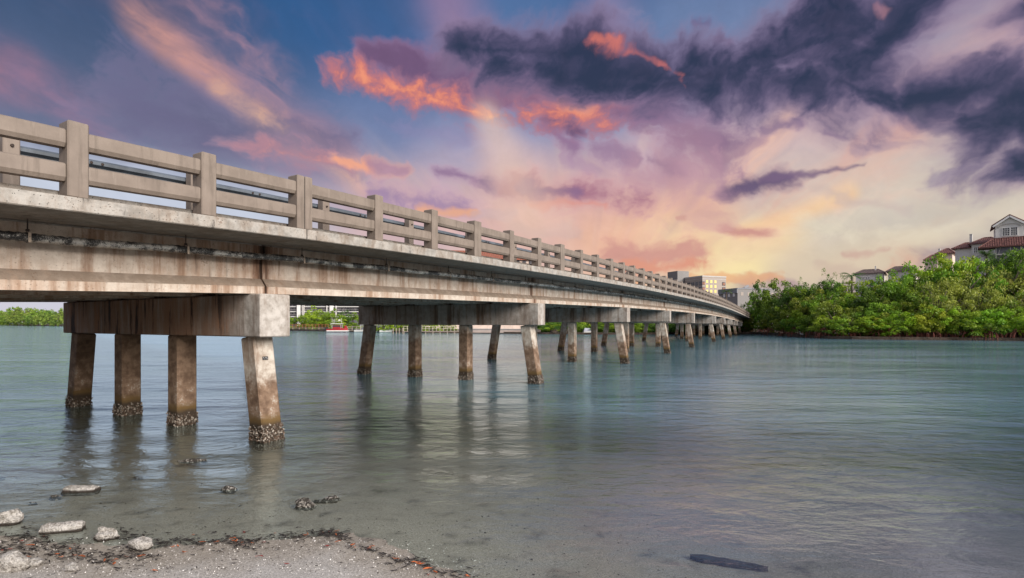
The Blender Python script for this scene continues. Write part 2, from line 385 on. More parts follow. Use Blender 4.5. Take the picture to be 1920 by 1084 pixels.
# ------------------------------------------------------------------ object helpers
def at(px, Y, z=0.):
    return Vector(((px - CX) / FPX * Y, Y, z))
def zat(py, Y):
    return EYE + (HY - py) / FPX * Y
def ground_at(px, py, z=0.):
    """point of the horizontal plane at height z seen at a place of the photograph"""
    Y = (EYE - z) * FPX / (py - HY)
    return Vector(((px - CX) / FPX * Y, Y, z))
class MB:
    def __init__(s): s.v = []; s.f = []; s.tone = None
    def add(s, vs, fs):
        o = len(s.v); s.v += [tuple(q) for q in vs]; s.f += [tuple(i + o for i in q) for q in fs]; return s
    def box(s, c, size, rz=0., ch=0., M=None):
        hx, hy, hz = (q / 2 for q in size)
        if ch <= 0:
            vs = [(x, y, z) for z in (-hz, hz) for y in (-hy, hy) for x in (-hx, hx)]
            fs = [(0, 2, 3, 1), (4, 5, 7, 6), (0, 1, 5, 4), (2, 6, 7, 3), (0, 4, 6, 2), (1, 3, 7, 5)]
        else:
            ch = min(ch, hx * .9, hy * .9, hz * .9); vs = []; idx = {}
            for sx in (-1, 1):
                for sy in (-1, 1):
                    for sz in (-1, 1):
                        idx[sx, sy, sz, 0] = len(vs); vs.append((sx * hx, sy * (hy - ch), sz * (hz - ch)))
                        idx[sx, sy, sz, 1] = len(vs); vs.append((sx * (hx - ch), sy * hy, sz * (hz - ch)))
                        idx[sx, sy, sz, 2] = len(vs); vs.append((sx * (hx - ch), sy * (hy - ch), sz * hz))
            fs = []
            for a in (-1, 1):
                fs.append([idx[a, *q, 0] for q in ((-1, -1), (1, -1), (1, 1), (-1, 1))][::a])
                fs.append([idx[q[0], a, q[1], 1] for q in ((-1, -1), (1, -1), (1, 1), (-1, 1))][::-a])
                fs.append([idx[q[0], q[1], a, 2] for q in ((-1, -1), (1, -1), (1, 1), (-1, 1))][::a])
                for b in (-1, 1):
                    fs.append([idx[a, b, -1, 0], idx[a, b, 1, 0], idx[a, b, 1, 1], idx[a, b, -1, 1]])
                    fs.append([idx[a, -1, b, 0], idx[a, 1, b, 0], idx[a, 1, b, 2], idx[a, -1, b, 2]])
                    fs.append([idx[-1, a, b, 1], idx[1, a, b, 1], idx[1, a, b, 2], idx[-1, a, b, 2]])
                    for c_ in (-1, 1): fs.append([idx[a, b, c_, 0], idx[a, b, c_, 1], idx[a, b, c_, 2]])
        T = Matrix.Translation(Vector(c)) @ Matrix.Rotation(rz, 4, 'Z')
        if M is not None: T = M @ T
        return s.add([T @ Vector(q) for q in vs], fs)
    def bar(s, a, b, w, h=None, up=(0, 0, 1), ch=0.):
        """box from a to b: w across, h upright"""
        a, b = Vector(a), Vector(b); d = b - a; L = d.length; h = w if h is None else h
        y = d.normalized(); x = y.cross(Vector(up))
        if x.length < 1e-4: x = Vector((1, 0, 0))
        x.normalize(); z = x.cross(y)
        M = Matrix((x, y, z)).transposed().to_4x4(); M.translation = (a + b) / 2
        return s.box((0, 0, 0), (w, L, h), 0, ch, M)
    def tube(s, pts, rad, n=8, caps=True):
        pts = [Vector(p) for p in pts]; rad = rad if hasattr(rad, '__len__') else [rad] * len(pts)
        rings = []; ref = Vector((0, 0, 1))
        for i, p in enumerate(pts):
            d = (pts[min(i + 1, len(pts) - 1)] - pts[max(i - 1, 0)]).normalized()
            if abs(d.dot(ref)) > .95: ref = Vector((1, 0, 0))
            x = d.cross(ref).normalized(); y = x.cross(d)
            rings.append([p + (x * math.cos(2 * math.pi * k / n) + y * math.sin(2 * math.pi * k / n)) * rad[i] for k in range(n)])
        vs = [q for r in rings for q in r]
        fs = [(i * n + k, i * n + (k + 1) % n, (i + 1) * n + (k + 1) % n, (i + 1) * n + k) for i in range(len(pts) - 1) for k in range(n)]
        if caps: fs += [tuple(range(n))[::-1], tuple((len(pts) - 1) * n + k for k in range(n))]
        return s.add(vs, fs)
    def sweep(s, sections, closed=True, caps=True):
        n = len(sections[0]); vs = [q for r in sections for q in r]
        fs = [(i * n + k, i * n + (k + 1) % n, (i + 1) * n + (k + 1) % n, (i + 1) * n + k)
              for i in range(len(sections) - 1) for k in range(n if closed else n - 1)]
        if caps: fs += [tuple(range(n))[::-1], tuple((len(sections) - 1) * n + k for k in range(n))]
        return s.add(vs, fs)
    def mesh(s, name, material, smooth=False):
        me = bpy.data.meshes.new(name); me.from_pydata(s.v, [], s.f); me.materials.append(material)
        import bmesh
        if len(s.f) < 60000:
            bm = bmesh.new(); bm.from_mesh(me); bmesh.ops.recalc_face_normals(bm, faces=bm.faces); bm.to_mesh(me); bm.free()
        if smooth: me.polygons.foreach_set('use_smooth', [True] * len(me.polygons))
        me.update(); return me
    def obj(s, name, material, parent=None, smooth=False, **k):
        return link(name, s.mesh(name, material, smooth), parent, **k)
def link(name, me, parent=None, loc=(0, 0, 0), rz=0., color=None, scale=None, kind=None):
    o = bpy.data.objects.new(name, me); col.objects.link(o)
    o.location = loc; o.rotation_euler[2] = rz
    if scale is not None: o.scale = scale
    if parent is not None: o.parent = parent
    if color is not None: o.color = (*color, 1)
    if kind: o['kind'] = kind
    return o
def tag(o, label, cat, group=None):
    o['label'] = label; o['category'] = cat
    if group: o['group'] = group
    return o
_ON = 'first second third fourth fifth sixth seventh eighth ninth tenth eleventh twelfth thirteenth fourteenth fifteenth sixteenth seventeenth eighteenth nineteenth twentieth'.split()
_count = {}
def nth(key):
    k = _count[key] = _count.get(key, 0) + 1
    if k <= 20: return _ON[k - 1]
    return {2: 'twenty-', 3: 'thirty-', 4: 'forty-'}[k // 10] + _ON[k % 10 - 1] if k % 10 else {3: 'thirtieth', 4: 'fortieth', 5: 'fiftieth'}[k // 10]
def thing(name, label, cat, loc=(0, 0, 0), rz=0., group=None):
    o = bpy.data.objects.new(name, None); col.objects.link(o); o.empty_display_size = .2
    o.location = loc; o.rotation_euler[2] = rz
    return tag(o, label, cat, group)

# ------------------------------------------------------------------ materials
def mat(name, rough=.8, spec=.5):
    m = bpy.data.materials.new(name); m.use_nodes = True
    nt = m.node_tree; b = nt.nodes['Principled BSDF']
    b.inputs['Roughness'].default_value = rough
    b.inputs['Specular IOR Level'].default_value = spec
    q = G(nt); q.b = b; q.m = m
    q.geo = q.new('ShaderNodeNewGeometry'); q.P = V(q, q.geo.outputs['Position'])
    q.tc = q.new('ShaderNodeTexCoord'); q.O = V(q, q.tc.outputs['Object'])
    q.oi = q.new('ShaderNodeObjectInfo'); q.rnd = V(q, q.oi.outputs['Random']); q.ocol = V(q, q.oi.outputs['Color']); q.N = V(q, q.geo.outputs['Normal']); q.ocol_g = 0.35; q.ocol_p = q.sep(q.ocol)[1]
    def fin(c=None, rough=None, bump=None, dist=.02, strength=.6):
        if c is not None: q.put(b.inputs['Base Color'], c)
        if rough is not None: q.put(b.inputs['Roughness'], rough)
        if bump is not None:
            bn = q.new('ShaderNodeBump'); bn.inputs['Distance'].default_value = dist; bn.inputs['Strength'].default_value = strength
            q.put(bn.inputs['Height'], bump); nt.links.new(bn.outputs[0], b.inputs['Normal'])
        return m
    q.fin = fin
    return q
def plain(name, c, rough=.7, var=.12, metallic=0., scale=3., spec=.5):
    q = mat(name, rough, spec); n, _ = q.noise(q.O, scale, 5, .6)
    q.b.inputs['Metallic'].default_value = metallic
    c2 = tuple(x * (1 - var * 2.2) for x in c); c3 = tuple(min(1, x * (1 + var)) for x in c)
    return q.fin(q.mix(q.smooth(n, .3, .7), c2, c3), bump=n, dist=.01, strength=.25)

def concrete(name, light, dark, warm, streaks=1., warm_amt=.5, soot=.5, use_color=False, pit=1., vscale=.10, extra=None):
    q = mat(name, .88, .3)
    P = q.P
    off = q.xyz(q.rnd * 17., q.rnd * 9., 0.)
    PO = q.vmath('ADD', P, off)
    big, _ = q.noise(PO, .9, 4, .6)
    mid, _ = q.noise(PO, 4.5, 6, .65)
    fin_, _ = q.noise(P, 34., 4, .7)
    st, _ = q.noise(q.scaled(PO, 3.2, 3.2, 3.2 * vscale), 1., 6, .68)
    st2, _ = q.noise(q.scaled(PO, 9., 9., 9. * vscale * .7), 1., 5, .65)
    c = q.mix(q.smooth(mid, .33, .66), dark, light)
    c = q.mix(q.smooth(st * .6 + big * .4, .42, .62) * warm_amt, c, warm)
    c = q.mix(q.smooth(st, .50, .70) * .55 * streaks, c, tuple(x * .45 for x in warm))
    if use_color:
        cr, cg, cb = q.sep(q.ocol); ox, oy, oz = q.sep(q.O)
        cr = cr * q.smooth(ox * -1. + (mid - .5) * 1.2, .5, 1.7)
        c = q.mix(q.smooth(st * .75 + mid * .25, .30, .52) * cr * .9, c, (.25, .135, .08))
        c = q.mix(q.smooth(big * .4 + st * .6, .53, .64) * cr * .8, c, (.36, .16, .07))
        c = q.mix(q.smooth(st2 * .35 + st * .65, .525, .575) * cr, c, (.030, .014, .011))
        edge = q.smooth(q.math('ABSOLUTE', ox + 1.6 + (mid - .5) * .3), 1.0, .3)
        c = q.mix(edge * q.ocol_g * .6, c, (.12, .12, .115))
    c = q.mix(q.smooth(st2 * .6 + big * .4, .55, .68) * soot, c, (.035, .03, .028))
    c = q.mix(q.smooth(fin_, .62, .76) * .55 * pit, c, tuple(x * .35 for x in dark))
    c = q.mix(q.smooth(fin_, .30, .22) * .35, c, tuple(min(1, x * 1.35) for x in light))
    vo, _ = q.voronoi(P, 22.)
    pits = q.smooth(vo, .16, .06)
    c = q.mix(pits * .55 * pit, c, tuple(x * .3 for x in dark))
    ag = q.new('ShaderNodeAttribute'); ag.attribute_name = 'grime'; gr = V(q, ag.outputs['Fac'])
    c = q.mix(q.smooth(gr + (st2 - .5) * 1.6 + (mid - .5) * .6, .55, 1.0) * .85, c, (.17, .085, .05))
    c = q.mix(q.smooth(gr + (st2 - .5) * 2.2 + (st - .5), .95, 1.35) * .9, c, (.03, .022, .018))
    if extra: c = extra(q, c, PO, mid, st, fin_, big)
    return q.fin(c, bump=fin_ * .35 + mid * .8 - pits * .5 * pit, dist=.02, strength=.95)

M = {}
M['rail'] = None
def _railmat():
    q = mat('painted_concrete', .62, .35)
    n, _ = q.noise(q.P, 2.2, 5, .6); f, _ = q.noise(q.P, 60., 3, .6)
    st, _ = q.noise(q.scaled(q.P, 8, 8, .8), 1., 5, .65)
    c = q.mix(q.smooth(n, .35, .65), (.195, .158, .132), (.245, .20, .168))
    c = q.mix(q.smooth(st, .52, .68) * .55, c, (.13, .105, .085))
    c = q.mix(q.smooth(st, .42, .30) * .3, c, (.34, .29, .25))
    c = q.mix(q.smooth(f, .62, .75) * .25, c, (.18, .15, .12))
    return q.fin(c, bump=f * .3 + n, dist=.006, strength=.5)
M['rail'] = _railmat()
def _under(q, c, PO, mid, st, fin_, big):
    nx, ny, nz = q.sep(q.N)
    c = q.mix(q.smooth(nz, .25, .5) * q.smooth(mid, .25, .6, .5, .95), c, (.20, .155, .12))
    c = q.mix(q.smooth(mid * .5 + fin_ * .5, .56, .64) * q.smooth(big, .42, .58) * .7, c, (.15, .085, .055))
    c = q.mix(q.smooth(nz, -.6, -.9) * .5, c, (.14, .115, .095))  # shade painted in: downward faces are coloured darker
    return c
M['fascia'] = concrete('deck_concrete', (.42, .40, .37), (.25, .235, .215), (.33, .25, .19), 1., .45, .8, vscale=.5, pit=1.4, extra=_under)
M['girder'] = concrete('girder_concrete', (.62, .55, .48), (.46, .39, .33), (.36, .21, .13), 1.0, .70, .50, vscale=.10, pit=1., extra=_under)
M['cap'] = concrete('cap_concrete', (.52, .49, .46), (.32, .29, .26), (.22, .15, .11), 1., .55, .55, use_color=True, vscale=.10)
def _pile(q, c, PO, mid, st, fin_, big):
    x, y, z = q.sep(q.P)
    zz = z + (mid - .5) * .55 + (st - .5) * .9 + (q.rnd - .5) * .5
    zz = zz - q.ocol_p * 1.3
    c = q.mix(q.smooth(zz, 1.45, 1.1), c, q.mix(q.smooth(mid, .35, .62), (.13, .082, .055), (.26, .175, .12)))
    c = q.mix(q.smooth(fin_ + (mid - .5), .60, .72) * q.smooth(z, 1.7, .6), c, (.42, .38, .33))
    c = q.mix(q.smooth(z + (mid - .5) * .12, .62, .42), c, (.13, .08, .03))
    c = q.mix(q.smooth(z + (mid - .5) * .12, .44, .30), c, (.045, .032, .022))
    return c
M['pile'] = concrete('pile_concrete', (.56, .52, .46), (.34, .28, .23), (.27, .17, .11), 1., .6, .45, vscale=.14, extra=_pile)
q = mat('oyster_shell', .7, .4); nn, _ = q.noise(q.O, 30., 3, .7); v1, vc = q.voronoi(q.O, 26.)
vr, vg, vb = q.sep(vc)
M['oyster'] = q.fin(q.mix(q.smooth(vr * .6 + nn * .5, .52, .85), q.mix(vg, (.03, .022, .016), (.12, .075, .05)), (.40, .36, .31)), bump=nn, dist=.01)
M['joint'] = plain('joint_filler', (.03, .026, .024), .9)
M['steel'] = plain('galvanised_steel', (.11, .13, .155), .6, .2, metallic=.0, scale=2.)
M['darksteel'] = plain('rusted_steel', (.06, .042, .035), .7, .3, metallic=.4, scale=9.)
M['strap'] = plain('hanger_strap', (.42, .34, .27), .6, .2)
q = mat('foil_wrapped_pipe', .35, .5)
n1, _ = q.noise(q.P, 1.3, 3, .6); n2, _ = q.noise(q.P, 42., 5, .7, 1.5); n3, _ = q.noise(q.P, 6., 3, .6)
mk = q.smooth(n2 * .5 + n1 * .35 + n3 * .4, .60, .68)
q.put(q.b.inputs['Metallic'], mk * .6)
M['pipe'] = q.fin(q.mix(mk, (.018, .017, .018), (.52, .50, .47)), bump=n2, dist=.02, strength=.9)
M['asphalt'] = plain('asphalt', (.06, .06, .062), .9)

# ------------------------------------------------------------------ water
def _water():
    m = bpy.data.materials.new('bay_water'); m.use_nodes = True; nt = m.node_tree; nt.nodes.clear()
    q = G(nt); P = V(q, q.new('ShaderNodeNewGeometry').outputs['Position'])
    x, y, z = q.sep(P)
    wp, wc = q.noise(P, .35, 3, .5)
    PW = q.vmath('ADD', P, q.vmath('MULTIPLY', wc, (1.1, .5, 0)))
    a, _ = q.noise(q.scaled(PW, .45, 1.0, 1), 1.1, 3, .55)
    b, _ = q.noise(q.scaled(PW, .75, 1.35, 1), 2.5, 4, .62, .4)
    c, _ = q.noise(q.scaled(PW, 1.0, 2.2, 1), 8., 4, .65, .3)
    e0, _ = q.noise(q.scaled(PW, .5, .9, 1), .42, 3, .6, .5)
    gust, _ = q.noise(q.scaled(P, .035, .12, 1), 1., 4, .6)
    amp = q.smooth(y, 4.8, 10., .22, 1.) * q.smooth(gust, .3, .68, .45, 1.35)
    h = (e0 * .12 + a * .066 + b * .046 + c * .009) * amp
    bn = q.new('ShaderNodeBump'); bn.inputs['Strength'].default_value = 1.; bn.inputs['Distance'].default_value = 1.
    q.put(bn.inputs['Height'], h)
    inc = q.new('ShaderNodeNewGeometry')
    cs = q.math('ABSOLUTE', q.vmath('DOT_PRODUCT', inc.outputs['Incoming'], bn.outputs[0]))
    sch = q.math('POWER', (1. - cs).max(0.), 1.9)
    gl = q.new('ShaderNodeBsdfGlossy'); gl.inputs['Roughness'].default_value = .05; gl.inputs['Color'].default_value = (.78, .95, 1, 1)
    nt.links.new(bn.outputs[0], gl.inputs['Normal'])
    tr = q.new('ShaderNodeBsdfTransparent')
    q.put(tr.inputs[0], (.90, .96, .95))
    mx = q.new('ShaderNodeMixShader'); out = q.new('ShaderNodeOutputMaterial')
    shore_fade = q.smooth(y + (x + 1.5).max(0.) * .75 + (wp - .5) * 1.2, 5.8, 9.6, .30, 1.)   # reflection is faded out over the shallows towards the beach
    f = ((sch * q.smooth(gust, .3, .7, .82, 1.04) * .90 + .05) * shore_fade).min(.90)
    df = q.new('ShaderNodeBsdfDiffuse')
    q.put(df.inputs[0], q.mix(q.smooth(y + x * 1.1 + (wp - .5) * 5., 11., 19.), q.mix(q.smooth(gust, .35, .65), (.06, .085, .06), (.09, .12, .10)), q.mix(q.smooth(gust, .32, .62), (.09, .20, .245), (.25, .43, .54))))  # bright blue body colour stands in for the reflection of a brighter sky
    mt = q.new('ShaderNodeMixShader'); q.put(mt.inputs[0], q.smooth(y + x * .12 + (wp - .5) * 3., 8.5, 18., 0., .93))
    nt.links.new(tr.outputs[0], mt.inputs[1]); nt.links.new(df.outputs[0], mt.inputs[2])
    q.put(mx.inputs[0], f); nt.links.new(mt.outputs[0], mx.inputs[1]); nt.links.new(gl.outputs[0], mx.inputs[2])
    nt.links.new(mx.outputs[0], out.inputs[0])
    return m
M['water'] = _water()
def disc(rs, n=96):
    vs = [(0, 0, 0)]; fs = []
    for r in rs: vs += [(r * math.cos(2 * math.pi * k / n), r * math.sin(2 * math.pi * k / n), 0) for k in range(n)]
    for k in range(n): fs.append((0, 1 + k, 1 + (k + 1) % n))
    for i in range(len(rs) - 1):
        for k in range(n): fs.append((1 + i * n + k, 1 + (i + 1) * n + k, 1 + (i + 1) * n + (k + 1) % n, 1 + i * n + (k + 1) % n))
    return vs, fs
_v, _f = disc([3, 10, 30, 100, 400, 1600, 7000])
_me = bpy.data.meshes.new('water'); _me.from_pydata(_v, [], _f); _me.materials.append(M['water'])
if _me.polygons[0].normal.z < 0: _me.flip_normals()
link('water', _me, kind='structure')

# ------------------------------------------------------------------ ground: beach, shallows and sea bed in one sheet
WLX = [-60, -12, -5.8, -3.9, -2.6, -1.9, -.5, .7, 3, 10, 60]
WLY = [9, 6.5, 6.15, 5.90, 6.10, 6.25, 5.25, 4.3, 2.3, -3, -20]
def _vn(x, y, seed):
    return perlin(np.asarray(x, np.float32) + 500, np.asarray(y, np.float32) + 500, 4096, seed)
def ground_h(X, Y):
    X = np.asarray(X, float); Y = np.asarray(Y, float)
    d = np.interp(X, WLX, WLY) - Y + _vn(X * .35, Y * .5, 3) * .25 + _vn(X * 1.6, Y * 2.0, 4) * .06
    h = np.where(d > 0, .045 * d, np.interp(-d, [0, 2, 5, 9, 20, 60], [0, .07, .17, .40, 1.2, 2.2]) * -1)
    h = np.minimum(h, .55)
    h = h + _vn(X * 3, Y * 3, 7) * .006 + _vn(X * 9, Y * 9, 8) * .003
    return h
def _ground():
    xs = np.concatenate([-np.geomspace(7000, 12, 26), np.arange(-11.9, 6.0, .09), np.geomspace(6.1, 7000, 30)])
    ys = np.concatenate([-np.geomspace(7000, 3, 20), np.arange(-2.9, 11., .09), np.geomspace(11.1, 7000, 34)])
    A, B = np.meshgrid(xs, ys); H = ground_h(A, B)
    vs = np.stack([A, B, H], -1).reshape(-1, 3)
    nx, ny = len(xs), len(ys)
    i = (np.arange(ny - 1)[:, None] * nx + np.arange(nx - 1)[None]).ravel()
    fs = np.stack([i, i + 1, i + nx + 1, i + nx], -1)
    me = bpy.data.meshes.new('ground'); me.from_pydata(vs.tolist(), [], fs.tolist())
    me.polygons.foreach_set('use_smooth', [True] * len(me.polygons))
    q = mat('shell_sand', .85, .4)
    x, y, z = q.sep(q.P)
    f1, _ = q.noise(q.P, 55., 4, .75); f2, _ = q.noise(q.P, 120., 3, .7); md, _ = q.noise(q.P, 2.2, 6, .65); bg, _ = q.noise(q.P, .5, 4, .6)
    v, vc = q.voronoi(q.P, 48.); r_, g_, b_ = q.sep(vc)
    c = q.mix(q.smooth(f1, .35, .66), (.30, .28, .25), (.62, .59, .55))
    c = q.mix(q.smooth(f2, .60, .72), c, (.75, .74, .72))
    c = q.mix(q.smooth(v, .30, .14) * q.smooth(r_, .80, .84), c, (.82, .80, .78))
    c = q.mix(q.smooth(v, .34, .2) * q.smooth(g_, .86, .9), c, (.07, .055, .045))
    wet = q.smooth(z + (md - .5) * .03, .060, .012)
    wc_ = q.mix(1., c, (.74, .69, .62), 'MULTIPLY')
    c = q.mix(wet, c, wc_)
    deb = q.smooth(md * .55 + f1 * .45, .54, .62) * q.smooth(z, .03, -.01)
    c = q.mix(deb * .8, c, (.06, .05, .042))
    # silt and sea grass where deeper, with murky water's tint put into the bed
    dp = q.smooth(z + (bg - .5) * .18, -.10, -.42)
    c = q.mix(dp, c, q.mix(q.smooth(md, .35, .65), (.15, .155, .115), (.24, .25, .19)))
    dp2 = q.smooth(z, -.35, -1.5)
    c = q.mix(dp2, c, (.12, .24, .245))
    m = q.fin(c, rough=q.smooth(z, .035, .0, .9, .45), bump=f1 + f2 * .5, dist=.012, strength=.8)
    me.materials.append(m)
    link('ground', me, kind='structure')
_ground()

# ------------------------------------------------------------------ bridge geometry
_SS = np.linspace(-40, 160, 2001)
_TH = .4698 + .0726 * np.exp(-np.clip(_SS, 0, None) / 21.)
_X = np.cumsum(np.sin(_TH)) * .1; _Z = np.cumsum(np.cos(_TH)) * .1
_X = _X - _X[400] - 4.902; _Z = _Z - _Z[400] + 11.113
_PS = [-40, -20, -10, -4.5, -1.9, 0, 6, 12.2, 24, 41, 54, 65, 80, 95, 109, 125, 160]
_PZ = [3.15, 3.68, 3.97, 4.165, 4.255, 4.315, 4.42, 4.515, 4.655, 4.74, 4.75, 4.71, 4.57, 4.35, 4.09, 3.76, 3.1]
_zz = np.interp(_SS, _PS, _PZ)
_k = np.exp(-np.linspace(-2, 2, 31) ** 2); _k /= _k.sum()
_zz = np.convolve(np.pad(_zz, 15, mode='edge'), _k, mode='valid')
def theta(s): return float(np.interp(s, _SS, _TH))
def ZT(s): return float(np.interp(s, _SS, _zz))
def BP(s, off=0., z=0.):
    t = theta(s)
    return Vector((float(np.interp(s, _SS, _X)) + math.cos(t) * off, float(np.interp(s, _SS, _Z)) - math.sin(t) * off, z))
def BZ(s, off, dz): return BP(s, off, ZT(s) + dz)
PIERS = [-12.2, 0, 12.2, 24.4, 36.6, 48.8, 67.1, 79.3, 91.5, 103.7, 115.9]
ENDS = [-24.4] + PIERS + [128.1]
bridge = thing('bridge', 'long low concrete girder bridge with beige post and rail parapet crossing the bay', 'bridge')
def wl(c):  # piers hold their own names
    return c
# deck slabs, one per span, with an open joint between
for i in range(len(ENDS) - 1):
    s0, s1 = ENDS[i] + .012, ENDS[i + 1] - .012
    n = max(2, int((s1 - s0) / 1.2)); secs = []
    prof = [(.98, -.005), (.98, -.19), (.965, -.205), (.90, -.205), (.88, -.19), (.86, -.205), (-10.5, -.205), (-10.5, 0), (-10.0, 0), (-10.0, .13), (-9.8, .13), (-9.8, -.06),
            (-.95, -.04), (-.95, .13), (.56, .13), (.58, 0), (.965, 0)]
    for k in range(n + 1):
        s = s0 + (s1 - s0) * k / n
        secs.append([BZ(s, a, b) for a, b in prof])
    MB().sweep(secs).obj('deck_slab', M['fascia'], bridge)
# joint filler strips
for s in PIERS:
    MB().sweep([[BZ(s + d, a, b) for a, b in ((.95, -.02), (.95, -.19), (-10.4, -.19), (-10.4, -.1), (-.9, -.1), (-.9, .1), (.5, .1), (.5, -.02))] for d in (-.0115, .0115)]).obj('expansion_joint', M['joint'], bridge)
# girders: AASHTO type II section, 5 per span
GO = [-.56, -2.66, -4.76, -6.86, -8.96]
gsec = [(-.2285, 0), (.2285, 0), (.2285, .15), (.0765, .32), (.0765, .73), (.1525, .83), (.1525, 1.01), (-.1525, 1.01), (-.1525, .83), (-.0765, .73), (-.0765, .32), (-.2285, .15)]
for i in range(len(ENDS) - 1):
    s0, s1 = ENDS[i] + .022, ENDS[i + 1] - .022
    for k, o in enumerate(GO):
        ss_ = (s0, s0 + .12, s0 + .5, s0 + 1.1, (s0 + s1) / 2, s1 - 1.1, s1 - .5, s1 - .12, s1)
        me_ = MB().sweep([[BZ(s, o + a, b - 1.245) for a, b in gsec] for s in ss_]).mesh('girder', M['girder'])
        at_ = me_.attributes.new('grime', 'FLOAT', 'POINT'); top_ = [.28 if b > .8 else (.1 if b > .6 else 0) for a, b in gsec]
        at_.data.foreach_set('value', [min(1.2, e_ + tq) for e_ in (1., .75, .42, 0., 0., 0., .42, .75, 1.) for tq in top_])
        link('girder', me_, bridge)
    # haunch strips under the slab and cross diaphragms
    for sd_ in (s0 + .25, s1 - .25):
        for k in range(4):
            a_, b_ = GO[k] - .09, GO[k + 1] + .09
            MB().sweep([[BZ(sd_ + d, o, z) for o, z in ((a_, -.95), (a_, -.26), (b_, -.26), (b_, -.95))] for d in (-.11, .11)]).obj('diaphragm', M['cap'], bridge, color=(.3, 0, 0))
for i in range(len(ENDS) - 1):
    for o in GO:
        MB().sweep([[BZ(s, o + a, b) for a, b in ((-.149, -.236), (.149, -.236), (.149, -.207), (-.149, -.207))] for s in np.linspace(ENDS[i] + .05, ENDS[i + 1] - .05, 3)]).obj('haunch', M['fascia'], bridge)

# ---- piers: cap > piles, oyster crusts, bearing pads
capm = {}
def cap_mesh(h):
    if h not in capm: capm[h] = MB().box((-4.70, 0, h / 2), (9.40, .70, h), 0, .022).mesh('pier_cap', M['cap'])
    return capm[h]
pile_me = MB().box((0, 0, -3.2), (.457, .457, 6.4), 0, .03).mesh('pile', M['pile'])
rs = random.Random(5)
def shells(seed, n):
    r = random.Random(seed); mb = MB(); hw = .2285
    for k in range(n):
        side = r.randrange(4); u = r.uniform(-hw - .02, hw + .02); z = -.25 + .56 * r.random() ** 1.0
        if z > .22 and r.random() < .45: continue
        rr = hw + r.uniform(-.006, .020) * (1 if z < .2 else .4)
        p = Vector((u, rr, z)); L = r.uniform(.022, .05); w = L * r.uniform(.4, .65); t = L * .22
        e = Euler((r.uniform(-.9, .9), r.uniform(-1.2, 1.2), r.uniform(-1, 1)))
        vs = [Vector(q) for q in ((0, 0, L), (w * .8, 0, L * .35), (w * .55, 0, -L * .6), (-w * .55, 0, -L * .6), (-w * .8, 0, L * .35), (0, t, L * .1), (0, -t, L * .1))]
        Mx = Matrix.Rotation(side * math.pi / 2, 4, 'Z') @ Matrix.Translation(p) @ e.to_matrix().to_4x4()
        fs = [(i, (i + 1) % 5, 5) for i in range(5)] + [((i + 1) % 5, i, 6) for i in range(5)]
        mb.add([Mx @ q for q in vs], fs)
    # lumpy collar under the shells
    return mb
shell_near = [shells(k, 1150).mesh('oyster_crust', M['oyster']) for k in range(4)]
shell_far = shells(9, 380).mesh('oyster_crust', M['oyster'])
PO = [-.65, -3.60, -6.32, -8.96]
rust = {0: 1., 1: 1., 2: .35, 3: .45, 4: .30, 5: .15}
pad_me = MB().box((0, 0, 0), (.36, .30, .02)).mesh('bearing_pad', M['joint'])
nm = 0
for i, s in enumerate(PIERS):
    h = 1.03 if i in (5, 6) else .885
    t = theta(s) - (.045 if i >= 2 else 0); zc = ZT(s) - 1.262 - h
    cap = link('pier_cap', cap_mesh(h), bridge, BP(s, 0, zc), -t, color=(rust.get(i, .22), 0, 0))
    for k, o in enumerate(PO):
        pl = link('pile', pile_me, cap, (o, 0, .002), color=(0, (1. if i == 1 and k else (.45 if i == 2 and k else .0)), 0))
        lean = .165 if k == 0 else (-.165 if k == 3 else 0.)
        pl.rotation_euler = (0, -math.atan(lean), 0)
        base = Vector((o + lean * zc, 0, -zc))
        cr = link('oyster_crust', shell_near[k] if i in (1, 2) else shell_far, cap, base, rz=rs.choice((0, math.pi / 2, math.pi, -math.pi / 2)), kind='stuff')
        cr.rotation_euler = (0, -math.atan(lean), cr.rotation_euler[2]) if lean == 0 else (0, -math.atan(lean), 0)
        if lean == 0: cr.rotation_euler = (0, 0, cr.rotation_euler[2])
    for o in GO:
        for d in (-.19, .19): link('bearing_pad', pad_me, cap, (o, d, h + .008))
# dark sensor plate on the outer face of the nearest battered pile
pc = [o for o in bridge.children if o.name.startswith('pier_cap')][1]
p1 = [o for o in pc.children if o.name.startswith('pile')][0]
pm = MB().box((.2325, -.01, -.50), (.012, .13, .075), 0, .005)
sp = pm.obj('gauge_plate', plain('black_plastic', (.02, .02, .022), .4), pc)
sp.location = p1.location; sp.rotation_euler = p1.rotation_euler
dm = MB()
for a in (-.045, 0.0, .03):
    dm.box((.2398, a - .01, -.485), (.003, .012, .012)); dm.box((.2398, a + .004, -.515), (.003, .012, .010))
dd = dm.obj('gauge_dots', plain('white_dots', (.7, .7, .7), .5), pc); dd.location = p1.location; dd.rotation_euler = p1.rotation_euler

